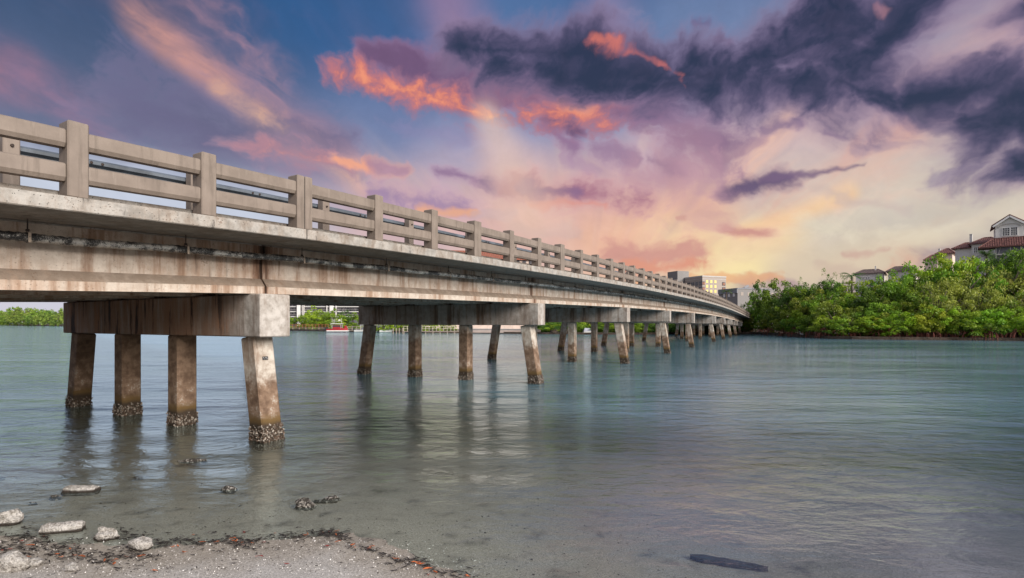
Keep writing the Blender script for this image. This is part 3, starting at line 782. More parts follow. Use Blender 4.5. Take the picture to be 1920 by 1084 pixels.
# ---- railing
post_me = MB().box((-.15, 0, .53), (.30, .25, 1.06), 0, .018).mesh('railing_post', M['rail'])
half_me = MB().box((-.15, 0, .53), (.30, .172, 1.06), 0, .016).mesh('railing_post', M['rail'])
posts = []   # (s, kind)
joints = [s for s in PIERS]
for i in range(len(ENDS) - 1):
    L = ENDS[i + 1] - ENDS[i]; nb = round(L / 2.033)
    for k in range(nb):
        s = ENDS[i] + L * k / nb
        if i == 1:   # the bays left of the nearest joint are a little shorter
            s = {5: -1.90, 4: -3.72}.get(k, -12.2 + (12.2 - 3.72) * k / 4)
        double = (k == 0) or (k == nb // 2)
        if i == 1 and k == 3: double = False
        posts.append((s, double))
posts.append((128.1, False))
edges = []
for s, dbl in posts:
    if dbl:
        for d in (-.094, .094): link('railing_post', half_me, bridge, BZ(s + d, .93, -.003), -theta(s))
        MB().box((0, 0, 0), (.26, .014, 1.02)).obj('post_gap', M['joint'], bridge, loc=BZ(s, .78, .51), rz=-theta(s))
        edges.append((s - .18, s + .18))
    else:
        link('railing_post', post_me, bridge, BZ(s, .93, -.003), -theta(s)); edges.append((s - .125, s + .125))
def rail(s0, s1, z0, h):
    a, b = BZ(s0, .905, z0), BZ(s1, .905, z0)
    t = theta((s0 + s1) / 2); n = Vector((math.cos(t), -math.sin(t), 0)); u = Vector((0, 0, 1)); c = .018
    prof = [(-c * 1.6, h), (0, h - c), (0, .055), (-.035, 0), (-.17, 0), (-.17, h - c), (-.17 + c, h)]
    e = (b - a).normalized()
    secs = [[p + n * (x * f + (-.008 if f < 1 else 0)) + u * (hh + (y - hh) * f) for x, y in prof] for p, f, hh in
            ((a, .93, h / 2), (a + e * .015, 1, h / 2), (b - e * .015, 1, h / 2), (b, .93, h / 2))]
    MB().sweep(secs).obj('rail', M['rail'], bridge)
for i in range(len(edges) - 1):
    s0, s1 = edges[i][1] + .004, edges[i + 1][0] - .004
    rail(s0, s1, .685, .25); rail(s0, s1, .215, .25)

# ---- traffic guard rail on the deck
gp = MB().box((0, 0, .47), (.20, .20, .98), 0, .014).mesh('guard_rail_post', M['rail'])
gs = [1.72 + 3.06 * k for k in range(-6, 41)]
gs = [s for s in gs if abs(s + 4.4) > .3] + [-4.02]
gs.sort()
boltm = MB().tube([(.0, 0, 0), (.03, 0, 0)], .022, 8).mesh('bolt', M['darksteel'])
for s in gs:
    link('guard_rail_post', gp, bridge, BZ(s, -.60, .13), -theta(s))
    if s < 14: link('bolt', boltm, bridge, BZ(s, -.50, .90), -theta(s))
wb = [(0, .68), (.0, .71), (.075, .75), (.075, .80), (.0, .83), (.0, .86), (.075, .895), (.075, .945), (0, .99)]
for i in range(0, len(gs) - 1, 2):
    s0, s1 = gs[i] , gs[min(i + 2, len(gs) - 1)]
    prof = [(-.79 + a, b) for a, b in wb] + [(-.795 + a, b) for a, b in wb[::-1]]
    MB().sweep([[BZ(s, a, b) for a, b in prof] for s in np.linspace(s0 + .005, s1 - .005, 4)]).obj('guard_rail_beam', M['steel'], bridge)
for s in gs[:14]:
    for d in (.42, .62, .46, .66):
        pass
for s in [-2.95, -.05, 3.0, 6.0, 9.1, 15.3]:
    for d, z in ((0, .77), (0, .92), (.16, .77), (.16, .92)):
        link('bolt', boltm, bridge, BZ(s + d, -.73, z), -theta(s))

# ---- utility pipe with hangers
def pipe(s0, s1, step, name='utility_pipe'):
    pts, rad = [], []
    s = s0; k = 0
    while s < s1:
        wob = .004 * math.sin(s * 2.1)
        pts.append(BZ(s, -.17, -.475 + wob - .014 * math.sin((s - .77) / 2.5 * math.pi) ** 2))
        rad.append(.060 + (.012 * (k % 2)) + .003 * math.sin(s * 9)); s += step; k += 1
    MB().tube(pts, rad, 10).obj(name, M['pipe'], bridge, smooth=True)
pipe(-24, 36, .05); pipe(36, 127.5, .35)
hg = MB().tube([(0, 0, .27), (0, 0, .085)], .009, 6).tube([(math.cos(a) * .086, 0, math.sin(a) * .086) for a in np.linspace(-math.pi, math.pi, 13)], .008, 5, False)
hg.box((0, 0, .10), (.045, .035, .03))
hang_me = hg.mesh('pipe_hanger', M['darksteel'])
strap_me = MB().box((.088, 0, -.01), (.006, .035, .15)).mesh('hanger_strap', M['strap'])
hs = [-21.5, -19, -16.5, -14, -11.5, -9, -6.4, -3.94, -1.71, .77, 3.4, 6.1] + list(np.arange(8.6, 127, 2.5))
for s in hs:
    h_ = link('pipe_hanger', hang_me, bridge, BZ(s, -.17, -.475), -theta(s))
    if s < 10: link('hanger_strap', strap_me, h_, (0, 0, 0))
# abutments
for s, n_ in ((-25.2, 'near'), (129.2, 'far')):
    MB().sweep([[BZ(s + d, a, b) for a, b in ((1.2, -.2), (1.2, -4.8), (-10.2, -4.8), (-10.2, -.2))] for d in (-.95, .95)]).obj('abutment', M['cap'], bridge, color=(.3, 0, 0))

# ------------------------------------------------------------------ land
def polyland(name, pts, z, m, skirt=-3.):
    cx = sum(p[0] for p in pts) / len(pts); n = len(pts)
    mb = MB()
    vs = [(x, y, skirt) for x, y in pts] + [(x, y, z) for x, y in pts]
    fs = [(i, (i + 1) % n, n + (i + 1) % n, n + i) for i in range(n)] + [tuple(range(n, 2 * n))]
    return mb.add(vs, fs).obj(name, m, kind='structure')
q = mat('muddy_bank', .95)
n1, _ = q.noise(q.P, .8, 5, .65); n2, _ = q.noise(q.P, 5., 5, .7)
M['mud'] = q.fin(q.mix(q.smooth(n2 * .5 + n1 * .5, .4, .6), (.03, .022, .015), (.11, .075, .055)), bump=n2, dist=.2)
rr = random.Random(3)
shore = [(160, 38), (128, 47), (100, 58), (84, 66.5), (70, 73.4), (62, 76.5), (54.6, 79.4), (51.5, 81), (49.3, 84), (50.2, 91), (51, 98.4), (52.3, 106), (53.8, 113), (54.6, 119),
         (48, 121), (41, 120), (35, 118.5), (26.8, 113), (17, 115), (7, 120), (-3, 126), (-9, 131.5), (-21, 133), (-37, 146), (-49, 156), (-71, 173), (-110, 205), (-340, 410), (-612, 640), (-1500, 1100)]
fine = []
for i in range(len(shore) - 1):
    a, b = Vector(shore[i]), Vector(shore[i + 1]); L = (b - a).length; k = max(1, int(L / 3)) if L < 60 else 1
    for j in range(k):
        p = a + (b - a) * j / k; fine.append((p.x + rr.uniform(-.3, .3) * (k > 1), p.y + rr.uniform(-.3, .3) * (k > 1)))
fine.append(shore[-1])
polyland('far_shore_ground', fine + [(-1500, 5000), (4000, 5000), (4000, 38)], .42, M['mud'])
polyland('near_bank', [(-19, -30), (-16.8, -3), (-16.6, 0.5), (-18, 3), (-30, 6), (-60, 8), (-60, -30)], .5, M['mud'])

# ------------------------------------------------------------------ foliage
def leafmat(name, base):
    q = mat(name, .55, .35)
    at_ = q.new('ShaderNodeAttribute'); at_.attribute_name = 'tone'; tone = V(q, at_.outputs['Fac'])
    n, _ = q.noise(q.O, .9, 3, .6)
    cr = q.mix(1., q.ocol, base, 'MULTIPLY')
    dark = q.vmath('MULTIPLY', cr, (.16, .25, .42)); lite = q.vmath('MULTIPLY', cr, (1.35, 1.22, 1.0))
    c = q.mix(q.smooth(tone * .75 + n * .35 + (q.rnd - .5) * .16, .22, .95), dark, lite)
    q.put(q.b.inputs['Base Color'], c)
    tl = q.new('ShaderNodeBsdfTranslucent'); q.put(tl.inputs[0], q.vmath('MULTIPLY', c, (1.2, 1.25, .6)))
    mx = q.new('ShaderNodeMixShader'); mx.inputs[0].default_value = .30
    out = q.nt.nodes['Material Output']
    q.nt.links.new(q.b.outputs[0], mx.inputs[1]); q.nt.links.new(tl.outputs[0], mx.inputs[2]); q.nt.links.new(mx.outputs[0], out.inputs[0])
    return q.m
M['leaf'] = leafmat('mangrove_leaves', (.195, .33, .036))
M['bark'] = plain('bark', (.15, .115, .09), .9, .25)
M['redroot'] = plain('mangrove_roots', (.34, .12, .09), .85, .3)
def crown(seed, n, leaf, per, rz=.8, shell=.55, lift=.0):
    """unit crown (radius about 1): lobes of small leaves with gaps between"""
    r = np.random.RandomState(seed)
    d = r.normal(size=(n, 3)); d /= np.linalg.norm(d, axis=1)[:, None]; d[:, 2] = np.maximum(d[:, 2], -.55 - .3 * r.rand(n))
    rad = (shell + (1 - shell) * r.rand(n)) [:, None]
    cen = d * rad * np.array([1, 1, rz]) * (1 + .22 * r.normal(size=(n, 1)))
    cr = .14 + .14 * r.rand(n)
    ctone = r.rand(n)
    P = []; T = []
    k = np.repeat(np.arange(n), per); m = len(k)
    u = r.normal(size=(m, 3)); u /= np.linalg.norm(u, axis=1)[:, None]; u[:, 2] = np.where(u[:, 2] < -.35, -u[:, 2], u[:, 2])
    pos = cen[k] + u * (cr[k] * (.55 + .55 * r.rand(m)))[:, None] * np.array([1.0, 1.0, 1.05])
    nr = u * .7 + r.normal(size=(m, 3)) * .75 + np.array([0, 0, .35]); nr /= np.linalg.norm(nr, axis=1)[:, None]
    t = np.cross(nr, r.normal(size=(m, 3))); t /= np.linalg.norm(t, axis=1)[:, None]; b = np.cross(nr, t)
    s = leaf * (.6 + .7 * r.rand(m))[:, None]
    q0 = pos - t * s; q1 = pos + b * s * .45; q2 = pos + t * s; q3 = pos - b * s * .45
    vs = np.stack([q0, q1, q2, q3], 1).reshape(-1, 3)
    fs = np.arange(m * 4).reshape(-1, 4)
    tone = np.clip(.48 * ctone[k] + .40 * (u[:, 2] * .5 + .5) + .25 * r.rand(m) + .15 * pos[:, 2], 0, 1)  # light painted in: leaves paler towards lobe and crown tops, darker below
    me = bpy.data.meshes.new('crown'); me.vertices.add(len(vs)); me.vertices.foreach_set('co', vs.astype(np.float32).ravel())
    me.loops.add(m * 4); me.loops.foreach_set('vertex_index', fs.ravel().astype(np.int32))
    me.polygons.add(m); me.polygons.foreach_set('loop_start', (np.arange(m) * 4).astype(np.int32)); me.polygons.foreach_set('loop_total', np.full(m, 4, np.int32))
    me.update(calc_edges=True)
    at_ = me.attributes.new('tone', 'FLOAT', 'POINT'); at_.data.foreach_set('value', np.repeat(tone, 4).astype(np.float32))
    me.materials.append(M['leaf']); return me
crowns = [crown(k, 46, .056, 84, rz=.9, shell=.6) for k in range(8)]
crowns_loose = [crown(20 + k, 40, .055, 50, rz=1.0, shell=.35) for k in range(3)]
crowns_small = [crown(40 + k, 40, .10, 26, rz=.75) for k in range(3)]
def trunk_mesh(seed, roots=False):
    r = random.Random(seed); mb = MB()
    top = Vector((r.uniform(-.1, .1), r.uniform(-.1, .1), .62))
    mb.tube([(0, 0, -.04), (.01, .01, .2), top * .7, top], [.034, .028, .022, .014], 6)
    for k in range(7):
        a = r.uniform(0, 6.28); h = r.uniform(.22, .55); L = r.uniform(.25, .5)
        p = Vector((top.x * h, top.y * h, h)); e = p + Vector((math.cos(a) * L, math.sin(a) * L, r.uniform(.12, .35)))
        mb.tube([p, (p + e) / 2 + Vector((0, 0, .03)), e], [.016, .011, .005], 5)
    return mb.mesh('trunk', M['bark'], True)
trunks = [trunk_mesh(k) for k in range(4)]
def root_mesh(seed):
    r = random.Random(seed); mb = MB()
    for k in range(34):
        a = r.uniform(0, 6.28); R0 = r.uniform(.3, 1.9); h = r.uniform(.6, 1.35); a2 = a + r.uniform(-.4, .4)
        p = [Vector((math.cos(a) * .08, math.sin(a) * .08, h)), Vector((math.cos(a) * R0 * .45, math.sin(a) * R0 * .45, h * .92)),
             Vector((math.cos(a2) * R0 * .85, math.sin(a2) * R0 * .85, h * .45)), Vector((math.cos(a2) * R0, math.sin(a2) * R0, -.7))]
        mb.tube(p, [.06, .045, .04, .035], 5)
    return mb.mesh('prop_roots', M['redroot'], True)
rootm = [root_mesh(k) for k in range(3)]
_tr = random.Random(12)
def tree(label, loc, h, r, colr, cat='tree', group=None, name='mangrove_tree', set_=None, low=.38, roots=False, trunk=True):
    """h: height to the crown's top, r: crown radius"""
    set_ = set_ or crowns
    t = thing(name, label, cat, loc, _tr.uniform(0, 6.28), group)
    ch = h * (1 - low) / 1.35
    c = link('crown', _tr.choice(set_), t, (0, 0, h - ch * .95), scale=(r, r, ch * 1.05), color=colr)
    if trunk: link('trunk', _tr.choice(trunks), t, scale=(h * .55, h * .55, h * 1.25))
    if roots: link('prop_roots', _tr.choice(rootm), t, color=colr)
    return t
BR, MID, DK, OL, YL = (1.25, 1.15, .9), (.95, .95, 1.), (.55, .68, .9), (1.35, 1.05, 1.9), (1.5, 1.3, 1.1)
SX = [1380, 1400, 1440, 1480, 1550, 1650, 1760, 1917, 2060, 2300]
SY = [124, 122, 114, 99, 84.5, 80.2, 77, 74, 69, 60]
TPX = [1380, 1400, 1420, 1450, 1480, 1510, 1560, 1600, 1650, 1680, 1720, 1750, 1800, 1850, 1900, 2000, 2300]
TPY = [572, 538, 531, 530, 533, 532, 531, 533, 531, 521, 504, 488, 482, 486, 484, 478, 470]
GRP = 'mangrove trees along the right-hand shore'
for row, (fr, dd, step) in enumerate(((.36, 1.4, 24), (.60, 4.5, 25), (.82, 8.5, 27), (1.0, 13.5, 27))):
    px = 1404 + row * 9
    while px < 2040:
        j = px + _tr.uniform(-7, 7)
        if 1500 > px and row == 3 and px < 1430: px += step; continue
        Y0 = float(np.interp(j, SX, SY)); Yt = Y0 + dd + _tr.uniform(-.8, .8)
        sil = float(np.interp(j, TPX, TPY)); wlpy = HY + EYE * FPX / Y0
        ty = wlpy - (wlpy - sil) * fr * (1 + _tr.uniform(-.14, .10) * (1 if row < 3 else .45))
        top = zat(ty, Yt) ; p = at(j, Yt, .40)
        r = _tr.uniform(2.1, 2.9) * (1 + .12 * row) * (.85 if j < 1440 else 1)
        rightish = px > 1640
        if row == 0:
            colr = _tr.choice((YL, BR, BR) if rightish else (BR, MID, BR)); lab = 'low bright mangrove in the front row at the water, %s from the bridge end' % nth('r0')
        elif row == 1:
            colr = _tr.choice((BR, MID, MID)); lab = 'mid-height mangrove in the second row of the right shore, %s from the bridge end' % nth('r1')
        elif row == 2:
            colr = _tr.choice((MID, DK, OL if px > 1720 else MID)); lab = 'tall mangrove in the third row of the right shore, %s from the bridge end' % nth('r2')
        else:
            colr = _tr.choice((MID, DK, BR if rightish else DK)); lab = 'skyline tree at the back of the right shore, %s from the bridge end' % nth('r3')
        if j < 1500: colr = tuple(x * .72 for x in colr)
        colr = tuple(x * _tr.uniform(.82, 1.18) for x in colr)
        loose = (row in (1, 2) and px > 1740 and _tr.random() < .55)
        if loose: colr = (1.45, 1.05, 2.2)
        tree(lab, p, max(top - .4, 2.2), r, colr, group=GRP + (', front row', ', second row', ', third row', ', skyline row')[row],
             set_=crowns_loose if loose else crowns, low=(.26, .25, .42, .45)[row], roots=(row == 0))
        px += step
# a few sprays that stick out of the skyline
for px, py, Y, r_ in ((1562, 514, 99, 1.1), (1545, 524, 100, 1.0), (1584, 520, 102, .9), (1500, 530, 104, .9)):
    tree('dark thin-crowned tree above the mangroves, %s' % {1562: 'tallest of the thin ones', 1545: 'just left of the tallest thin one', 1584: 'just right of the tallest thin one', 1500: 'the thin one nearest the bridge'}[px],
         at(px, Y, .4), zat(py, Y) - .4, r_ * 1.3, DK, set_=crowns_loose, name='thin_tree', low=.55)

# palms
def frond_mesh(seed, n=15, L=1.0, up=.6, droop=1.1, w=.16):
    r = random.Random(seed); mb = MB()
    for k in range(n):
        a = 2 * math.pi * k / n + r.uniform(-.2, .2); e0 = r.uniform(-.1, 1.25) * up; pts = []
        p = Vector((0, 0, 0)); e = e0
        for i in range(7):
            pts.append(p.copy()); p = p + Vector((math.cos(a) * math.cos(e), math.sin(a) * math.cos(e), math.sin(e))) * (L / 6); e -= droop / 6 * r.uniform(.8, 1.2)
        side = Vector((-math.sin(a), math.cos(a), 0))
        for i in range(6):
            for sg in (-1, 1):
                for f in (0, .5):
                    q0 = pts[i].lerp(pts[i + 1], f); q1 = pts[i].lerp(pts[i + 1], f + .32)
                    wl_ = w * (1 - abs((i + f) / 6 - .45) * 1.3) * r.uniform(.8, 1.2)
                    tip = (q0 + q1) / 2 + side * sg * wl_ + Vector((math.cos(a), math.sin(a), 0)) * wl_ * .6 - Vector((0, 0, wl_ * .45))
                    mb.add([q0, q1, tip], [(0, 1, 2)])
    me = mb.mesh('fronds', M['leaf'])
    at_ = me.attributes.new('tone', 'FLOAT', 'POINT'); at_.data.foreach_set('value', np.random.RandomState(seed).rand(len(me.vertices)).astype(np.float32) * .8)
    return me
fm = [frond_mesh(k, 20) for k in range(3)]; fan_ = frond_mesh(8, 34, 1., 1.0, 1.5, .22)
def palm(label, px, py, Y, r, colr, m=None, h=None, **k):
    z = zat(py, Y); t = thing('palm_tree', label, 'palm', at(px, Y, .4), 0, k.get('group'))
    link('fronds', m or fm[0], t, (0, 0, z - .4 - r * .35), scale=(r, r, r), color=colr)
    MB().tube([(0, 0, -.3), (.1, 0, (z - .4) * .5), (0, 0, z - .4 - r * .3)], [.2, .15, .13], 7).obj('trunk', M['bark'], t)
palm('tall palm with drooping fronds in front of the grey low building beyond the bridge end', 1362, 541, 150, 2.3, (.9, .85, .9), fm[0])
palm('young palm with stiff upright fronds sticking out left of the nearest tiled roofs', 1597, 509, 98, 2.4, (.45, .75, 1.2), fm[1])
palm('round-headed fan palm standing below the porch of the big white house', 1850, 472, 92, 1.9, (1., 1.0, 1.9), fan_)
palm('fan palm partly hidden by trees right of the round-headed one', 1895, 487, 90, 1.8, (.95, 1.0, 1.6), fan_)
palm('fan palm at the right edge of the photo beside the screened porch', 1922, 478, 90, 2.0, (.9, 1.0, 1.5), fan_)

# far woods seen under the deck at the left
ft = 0
for row, (Yo, py0) in enumerate(((0, 592), (14, 583), (30, 575))):
    px = -8
    while px < 140:
        j = px + _tr.uniform(-4, 4); wy = float(np.interp(j, [0, 124, 200], [609.8, 612, 613])); Y = EYE * FPX / (wy - HY) + Yo + 3
        ty = py0 + 3 * math.sin(j * .05 + row) + _tr.uniform(-3, 3) + (5 if 50 < j < 110 and row == 2 else 0)
        tree('far-off %s tree seen under the deck, %s from the left edge' % (('low shoreline', 'middle-row', 'back-row')[row], nth('f%d' % row)), at(j, Y, .4), zat(ty, Y) - .4, _tr.uniform(4.5, 6.5) * Y / 500,
             _tr.choice(((1.1, 1.0, 1.9), (1., 1., 1.4), (1.3, 1.1, 2.2), (.8, .9, 1.4))), group='trees of the far wooded shore, ' + ('shoreline', 'middle', 'back')[row] + ' row', name='far_tree', set_=crowns_small, low=.15 if row < 1 else .35)
        px += 11
# a bare white stem showing among them, and shrubs on the marina shore
for px, ty, Y, r_, c_, lb in ((556, 594, 182, 4.4, MID, 'low round shrub left of the marina trees, just above the red-railed boardwalk'), (584, 586, 184, 5.0, BR, 'round bright shrub second from left above the red-railed boardwalk'),
                           (603, 578, 190, 4.6, BR, 'tallest rounded tree in front of the dark-windowed block'), (622, 584, 184, 4.0, MID, 'rounded tree right of the tallest one, behind the red boat'),
                           (645, 586, 188, 4.4, DK, 'dark tree behind the red boat, right of the white stair tower'), (662, 590, 188, 4.6, MID, 'tree just left of the second pier cap, behind the red boat'), (640, 600, 176, 2.6, YL, 'small bright bush directly behind the red boat'),
                           (530, 592, 186, 4.6, MID, 'shrub half hidden by the nearest pier cap')):
    tree(lb, at(px, Y, .4), zat(ty, Y) - .4, r_, c_, set_=crowns, name='shore_tree', low=.1)
for k, px in enumerate(range(700, 860, 20)):
    tree('low bright shrub behind the white-railed pier, %s from the left' % nth('sh'), at(px, 142, .4), zat(603, 142) - .4, 2.2, YL, group='shrubs behind the white-railed pier', name='shrub', set_=crowns_small, low=.05, cat='shrub')
k = 0
for row in range(3):
    px = 1016 + row * 6
    while px < 1400:
        Yb = float(np.interp(px, [1000, 1100, 1200, 1300, 1400], [121, 117, 114.5, 117.5, 123])) + 1.5 + row * 4
        if 1090 < px < 1118 and row == 0: px += 20; continue
        tree('%s-row mangrove on the far bank beyond the piles, %s from the left' % (('front', 'middle', 'back')[row], nth('u%d' % row)), at(px, Yb, .4), zat((606, 594, 582)[row] + _tr.uniform(-4, 4), Yb) - .4, _tr.uniform(2., 2.8),
             _tr.choice((BR, MID, DK)) if px < 1250 else tuple(x * .8 for x in DK), group='mangroves seen between the piles, ' + ('front', 'middle', 'back')[row] + ' row', low=.08, set_=crowns)
        px += 21
# boulders of the rip-rap near the far end
rock_cache = {}
def rockmesh(seed, sub=2, rough=.25, m=None, name='rock'):
    import bmesh
    bm = bmesh.new(); bmesh.ops.create_icosphere(bm, subdivisions=sub, radius=1)
    co = np.array([v.co for v in bm.verts], np.float32)
    r = np.random.RandomState(seed)
    d = np.zeros(len(co), np.float32)
    for f, a in ((1.3, 1.), (3.1, .45), (7., .22)):
        ph = r.rand(3) * 50
        d += a * (perlin(co[:, 0] * f + 100 + ph[0], co[:, 1] * f + 100 + ph[1] + co[:, 2] * f * .7, 4096, seed % 50) + perlin(co[:, 1] * f + 100 + ph[1], co[:, 2] * f + 100 + ph[2] - co[:, 0] * f * .6, 4096, seed % 50 + 3)) * .6
    # facets: clip against a few planes
    for k in range(7):
        n = r.normal(size=3); n /= np.linalg.norm(n); h = .62 + .25 * r.rand()
        t = co @ n; co = co - np.maximum(t - h, 0)[:, None] * n * .85
    co = co * (1 + rough * d)[:, None]
    for v, c in zip(bm.verts, co): v.co = c
    me = bpy.data.meshes.new(name); bm.to_mesh(me); bm.free(); me.materials.append(m or M['rock'])
    return me
q = mat('limestone_rock', .92, .3)
n1, _ = q.noise(q.O, 2.4, 6, .7); n2, _ = q.noise(q.P, 38., 5, .7); v1, _ = q.voronoi(q.P, 60.)
x_, y_, z_ = q.sep(q.P)
c_ = q.mix(q.smooth(n1 * .5 + n2 * .5, .38, .60), (.24, .215, .185), (.62, .59, .55))
c_ = q.mix(q.smooth(v1, .25, .10) * .75, c_, (.10, .085, .07))
c_ = q.mix(q.smooth(z_ + (n1 - .5) * .04, .045, .015), c_, (.045, .035, .028))
M['rock'] = q.fin(c_, bump=n2 + n1 - v1 * .4, dist=.03, strength=1.)
q = mat('oyster_covered_rock', .85, .4)
n1, _ = q.noise(q.P, 30., 6, .75); v1, vc1 = q.voronoi(q.P, 45.); r1, g1, b1 = q.sep(vc1)
M['rock_dark'] = q.fin(q.mix(q.smooth(r1 * .6 + n1 * .6, .62, .95), (.040, .034, .028), (.42, .39, .35)), bump=n1 + r1, dist=.03, strength=1.)
rocks_far = [rockmesh(60 + k, 2, .2, M['mud'], 'boulder') for k in range(3)]
for k, (px, Y) in enumerate([(1040, 119.5), (1048, 119.8), (1056, 119), (1064, 118.6), (1072, 118.4), (1050, 120.5)]):
    tag(link('boulder', rocks_far[k % 3], None, at(px, Y, .5), k * 1.1, scale=(1.1, .9, .7)), 'brown boulder left of the tarp-covered boat, %s in its heap' % nth('bo'), 'boulder', 'boulders on the far bank under the bridge')
for k in range(26):
    px = 1398 + k * 2.9; Y = float(np.interp(px, SX, SY)) + .1
    tag(link('boulder', rocks_far[k % 3], None, at(px, Y, .12), k * 1.7, scale=(.55, .5, .42)), 'reddish brown boulder at the waterline right of the bridge end, %s from the bridge' % nth('bb'), 'boulder', 'boulders right of the bridge end')

# ------------------------------------------------------------------ buildings
M['white'] = plain('white_stucco', (.72, .70, .67), .85, .06, scale=.6)
M['pinkwall'] = plain('pink_stucco', (.66, .53, .46), .85, .06, scale=.6)
M['trim'] = plain('white_trim', (.8, .79, .77), .6, .03)
M['tile'] = plain('clay_roof_tiles', (.20, .085, .07), .8, .3, scale=4.)
M['tile2'] = plain('brown_roof_tiles', (.17, .12, .105), .8, .25, scale=4.)
M['terra'] = plain('terracotta_roof', (.36, .13, .08), .8, .15, scale=2.)
M['grey'] = plain('grey_render', (.26, .27, .30), .85, .06)
M['dgrey'] = plain('dark_grey_frame', (.13, .135, .16), .6, .1)
M['beigeb'] = plain('beige_render', (.37, .32, .285), .85, .05)
M['grey2'] = plain('light_grey_render', (.24, .23, .225), .85, .06)
M['concb'] = plain('pale_concrete', (.50, .48, .46), .85, .08)
q = mat('window_glass', .12, .8); M['glass'] = q.fin((.03, .035, .045))
q = mat('dark_balcony_glass', .25, .6); n_, _ = q.noise(q.scaled(q.P, 1, 1, .2), .9, 3, .7); M['balc'] = q.fin(q.mix(q.smooth(n_, .4, .6), (.02, .022, .03), (.14, .13, .14)))
def emis(name, c, s):
    m = bpy.data.materials.new(name); m.use_nodes = True; b = m.node_tree.nodes['Principled BSDF']
    b.inputs['Base Color'].default_value = (*c, 1); b.inputs['Emission Color'].default_value = (*c, 1); b.inputs['Emission Strength'].default_value = s; return m
M['lit'] = emis('lit_window', (.72, .58, .16), .30)
M['browndim'] = emis('dim_brown_glow', (.35, .14, .07), .18)
def hip(t, w, d, z, h, ridge, over=.5, m=None, x=0, y=0, name='roof', rib=.32, gable=False):
    """hipped tiled roof: w x d footprint centred on x,y, eaves at z, ridge length along x"""
    W, D_ = w / 2 + over, d / 2 + over; rg = ridge / 2; mb = MB(); th = .12
    A = [Vector((x - W, y - D_, z)), Vector((x + W, y - D_, z)), Vector((x + W, y + D_, z)), Vector((x - W, y + D_, z))]
    P0, P1 = Vector((x - rg, y, z + h)), Vector((x + rg, y, z + h))
    dn = Vector((0, 0, -th))
    mb.add([*A, P0, P1, *[a + dn for a in A]], [(0, 1, 5, 4), (1, 2, 5), (2, 3, 4, 5), (3, 0, 4), (0, 6, 7, 1), (1, 7, 8, 2), (2, 8, 9, 3), (3, 9, 6, 0), (6, 9, 8, 7)])
    # rounded tile courses running down each slope
    def slope(a, b, c, d_):
        L = (b - a).length; n = max(2, int(L / rib)); e = (b - a) / L
        top0, top1 = (c - a).dot(e), (d_ - a).dot(e); up = c - a - e * top0; hh = up.length; up /= hh; nn = e.cross(up).normalized()
        if nn.z < 0: nn = -nn
        for k in range(n):
            u = (k + .5) * L / n
            f = min(1., u / top0 if top0 > .01 else 1., (L - u) / (L - top1) if L - top1 > .01 else 1.)
            p = a + e * u + nn * .03; q_ = p + up * hh * f
            if f * hh > .15: mb.bar(p, q_, rib * .5, .09, nn)
    slope(A[0], A[1], P0, P1); slope(A[1], A[2], P1, P1); slope(A[3], A[0], P0, P0); slope(A[2], A[3], P1, P0)
    for a, b in ((A[0], P0), (A[1], P1), (P0, P1)):
        if (b - a).length > .1: mb.bar(a + Vector((0, 0, .05)), b + Vector((0, 0, .05)), .2, .14)
    return mb.obj(name, m or M['tile'], t)
def window(t, x, y, z, w, h, cols=2, rows=3, glass='glass', fw=.09, frame='trim'):
    f = MB(); f.box((x, y - .04, z + h / 2 + fw / 2), (w + 2 * fw, .10, fw)).box((x, y - .04, z - h / 2 - fw / 2), (w + 2 * fw + .1, .16, fw))
    for s_ in (-1, 1): f.box((x + s_ * (w / 2 + fw / 2), y - .04, z), (fw, .10, h - .004))
    for c in range(1, cols): f.box((x - w / 2 + w * c / cols, y - .035, z), (fw * .6, .07, h - .004))
    for r_ in range(1, rows): f.box((x, y - .03, z - h / 2 + h * r_ / rows), (w - .004, .05, fw * .5))
    o = f.obj('window', M[frame], t)
    MB().box((x, y - .012, z), (w, .02, h)).obj('pane', M[glass], o)
    return o
# --- big white house at the right
YA = 100.
t = thing('house', 'big white house with arched gable window and screened porch at the right edge', 'house', at(1893, YA, .4), -.70)
zA = lambda py, Y=YA: zat(py, Y) - .4
b = MB().box((0, 4, zA(448) / 2 + .0), (3.9, 7.5, zA(448)))
b.add([(-1.95, .25, zA(448)), (1.95, .25, zA(448)), (1.95, .25, zA(421)), (0, .25, zA(408)), (-1.95, .25, zA(421)),
       (-1.95, 7.75, zA(448)), (1.95, 7.75, zA(448)), (1.95, 7.75, zA(421)), (0, 7.75, zA(408)), (-1.95, 7.75, zA(421))],
      [(0, 1, 2, 3, 4), (9, 8, 7, 6, 5), (0, 5, 6, 1), (1, 6, 7, 2), (2, 7, 8, 3), (3, 8, 9, 4), (4, 9, 5, 0)])
b.obj('wall', M['white'], t)
b = MB()
for s_ in (-1, 1): b.bar((s_ * 2.35, -.05, zA(423)), (0, -.05, zA(405.5)), .35, .30)
b.obj('gable_trim', M['trim'], t)
b = MB()
for s_ in (-1, 1):
    b.add([(s_ * 2.5, -.15, zA(421.5)), (0, -.15, zA(403.5)), (0, 8.2, zA(403.5)), (s_ * 2.5, 8.2, zA(421.5)), (s_ * 2.5, -.15, zA(421.5) + .12), (0, -.15, zA(403.5) + .12), (0, 8.2, zA(403.5) + .12), (s_ * 2.5, 8.2, zA(421.5) + .12)],
          [(0, 1, 2, 3), (4, 7, 6, 5), (0, 4, 5, 1), (1, 5, 6, 2), (2, 6, 7, 3), (3, 7, 4, 0)])
    for k in range(26):
        y = .0 + k * .32; b.bar((s_ * 2.5, y, zA(421.5) + .14), (0, y, zA(403.5) + .14), .16, .10)
b.obj('gable_roof', M['tile'], t)
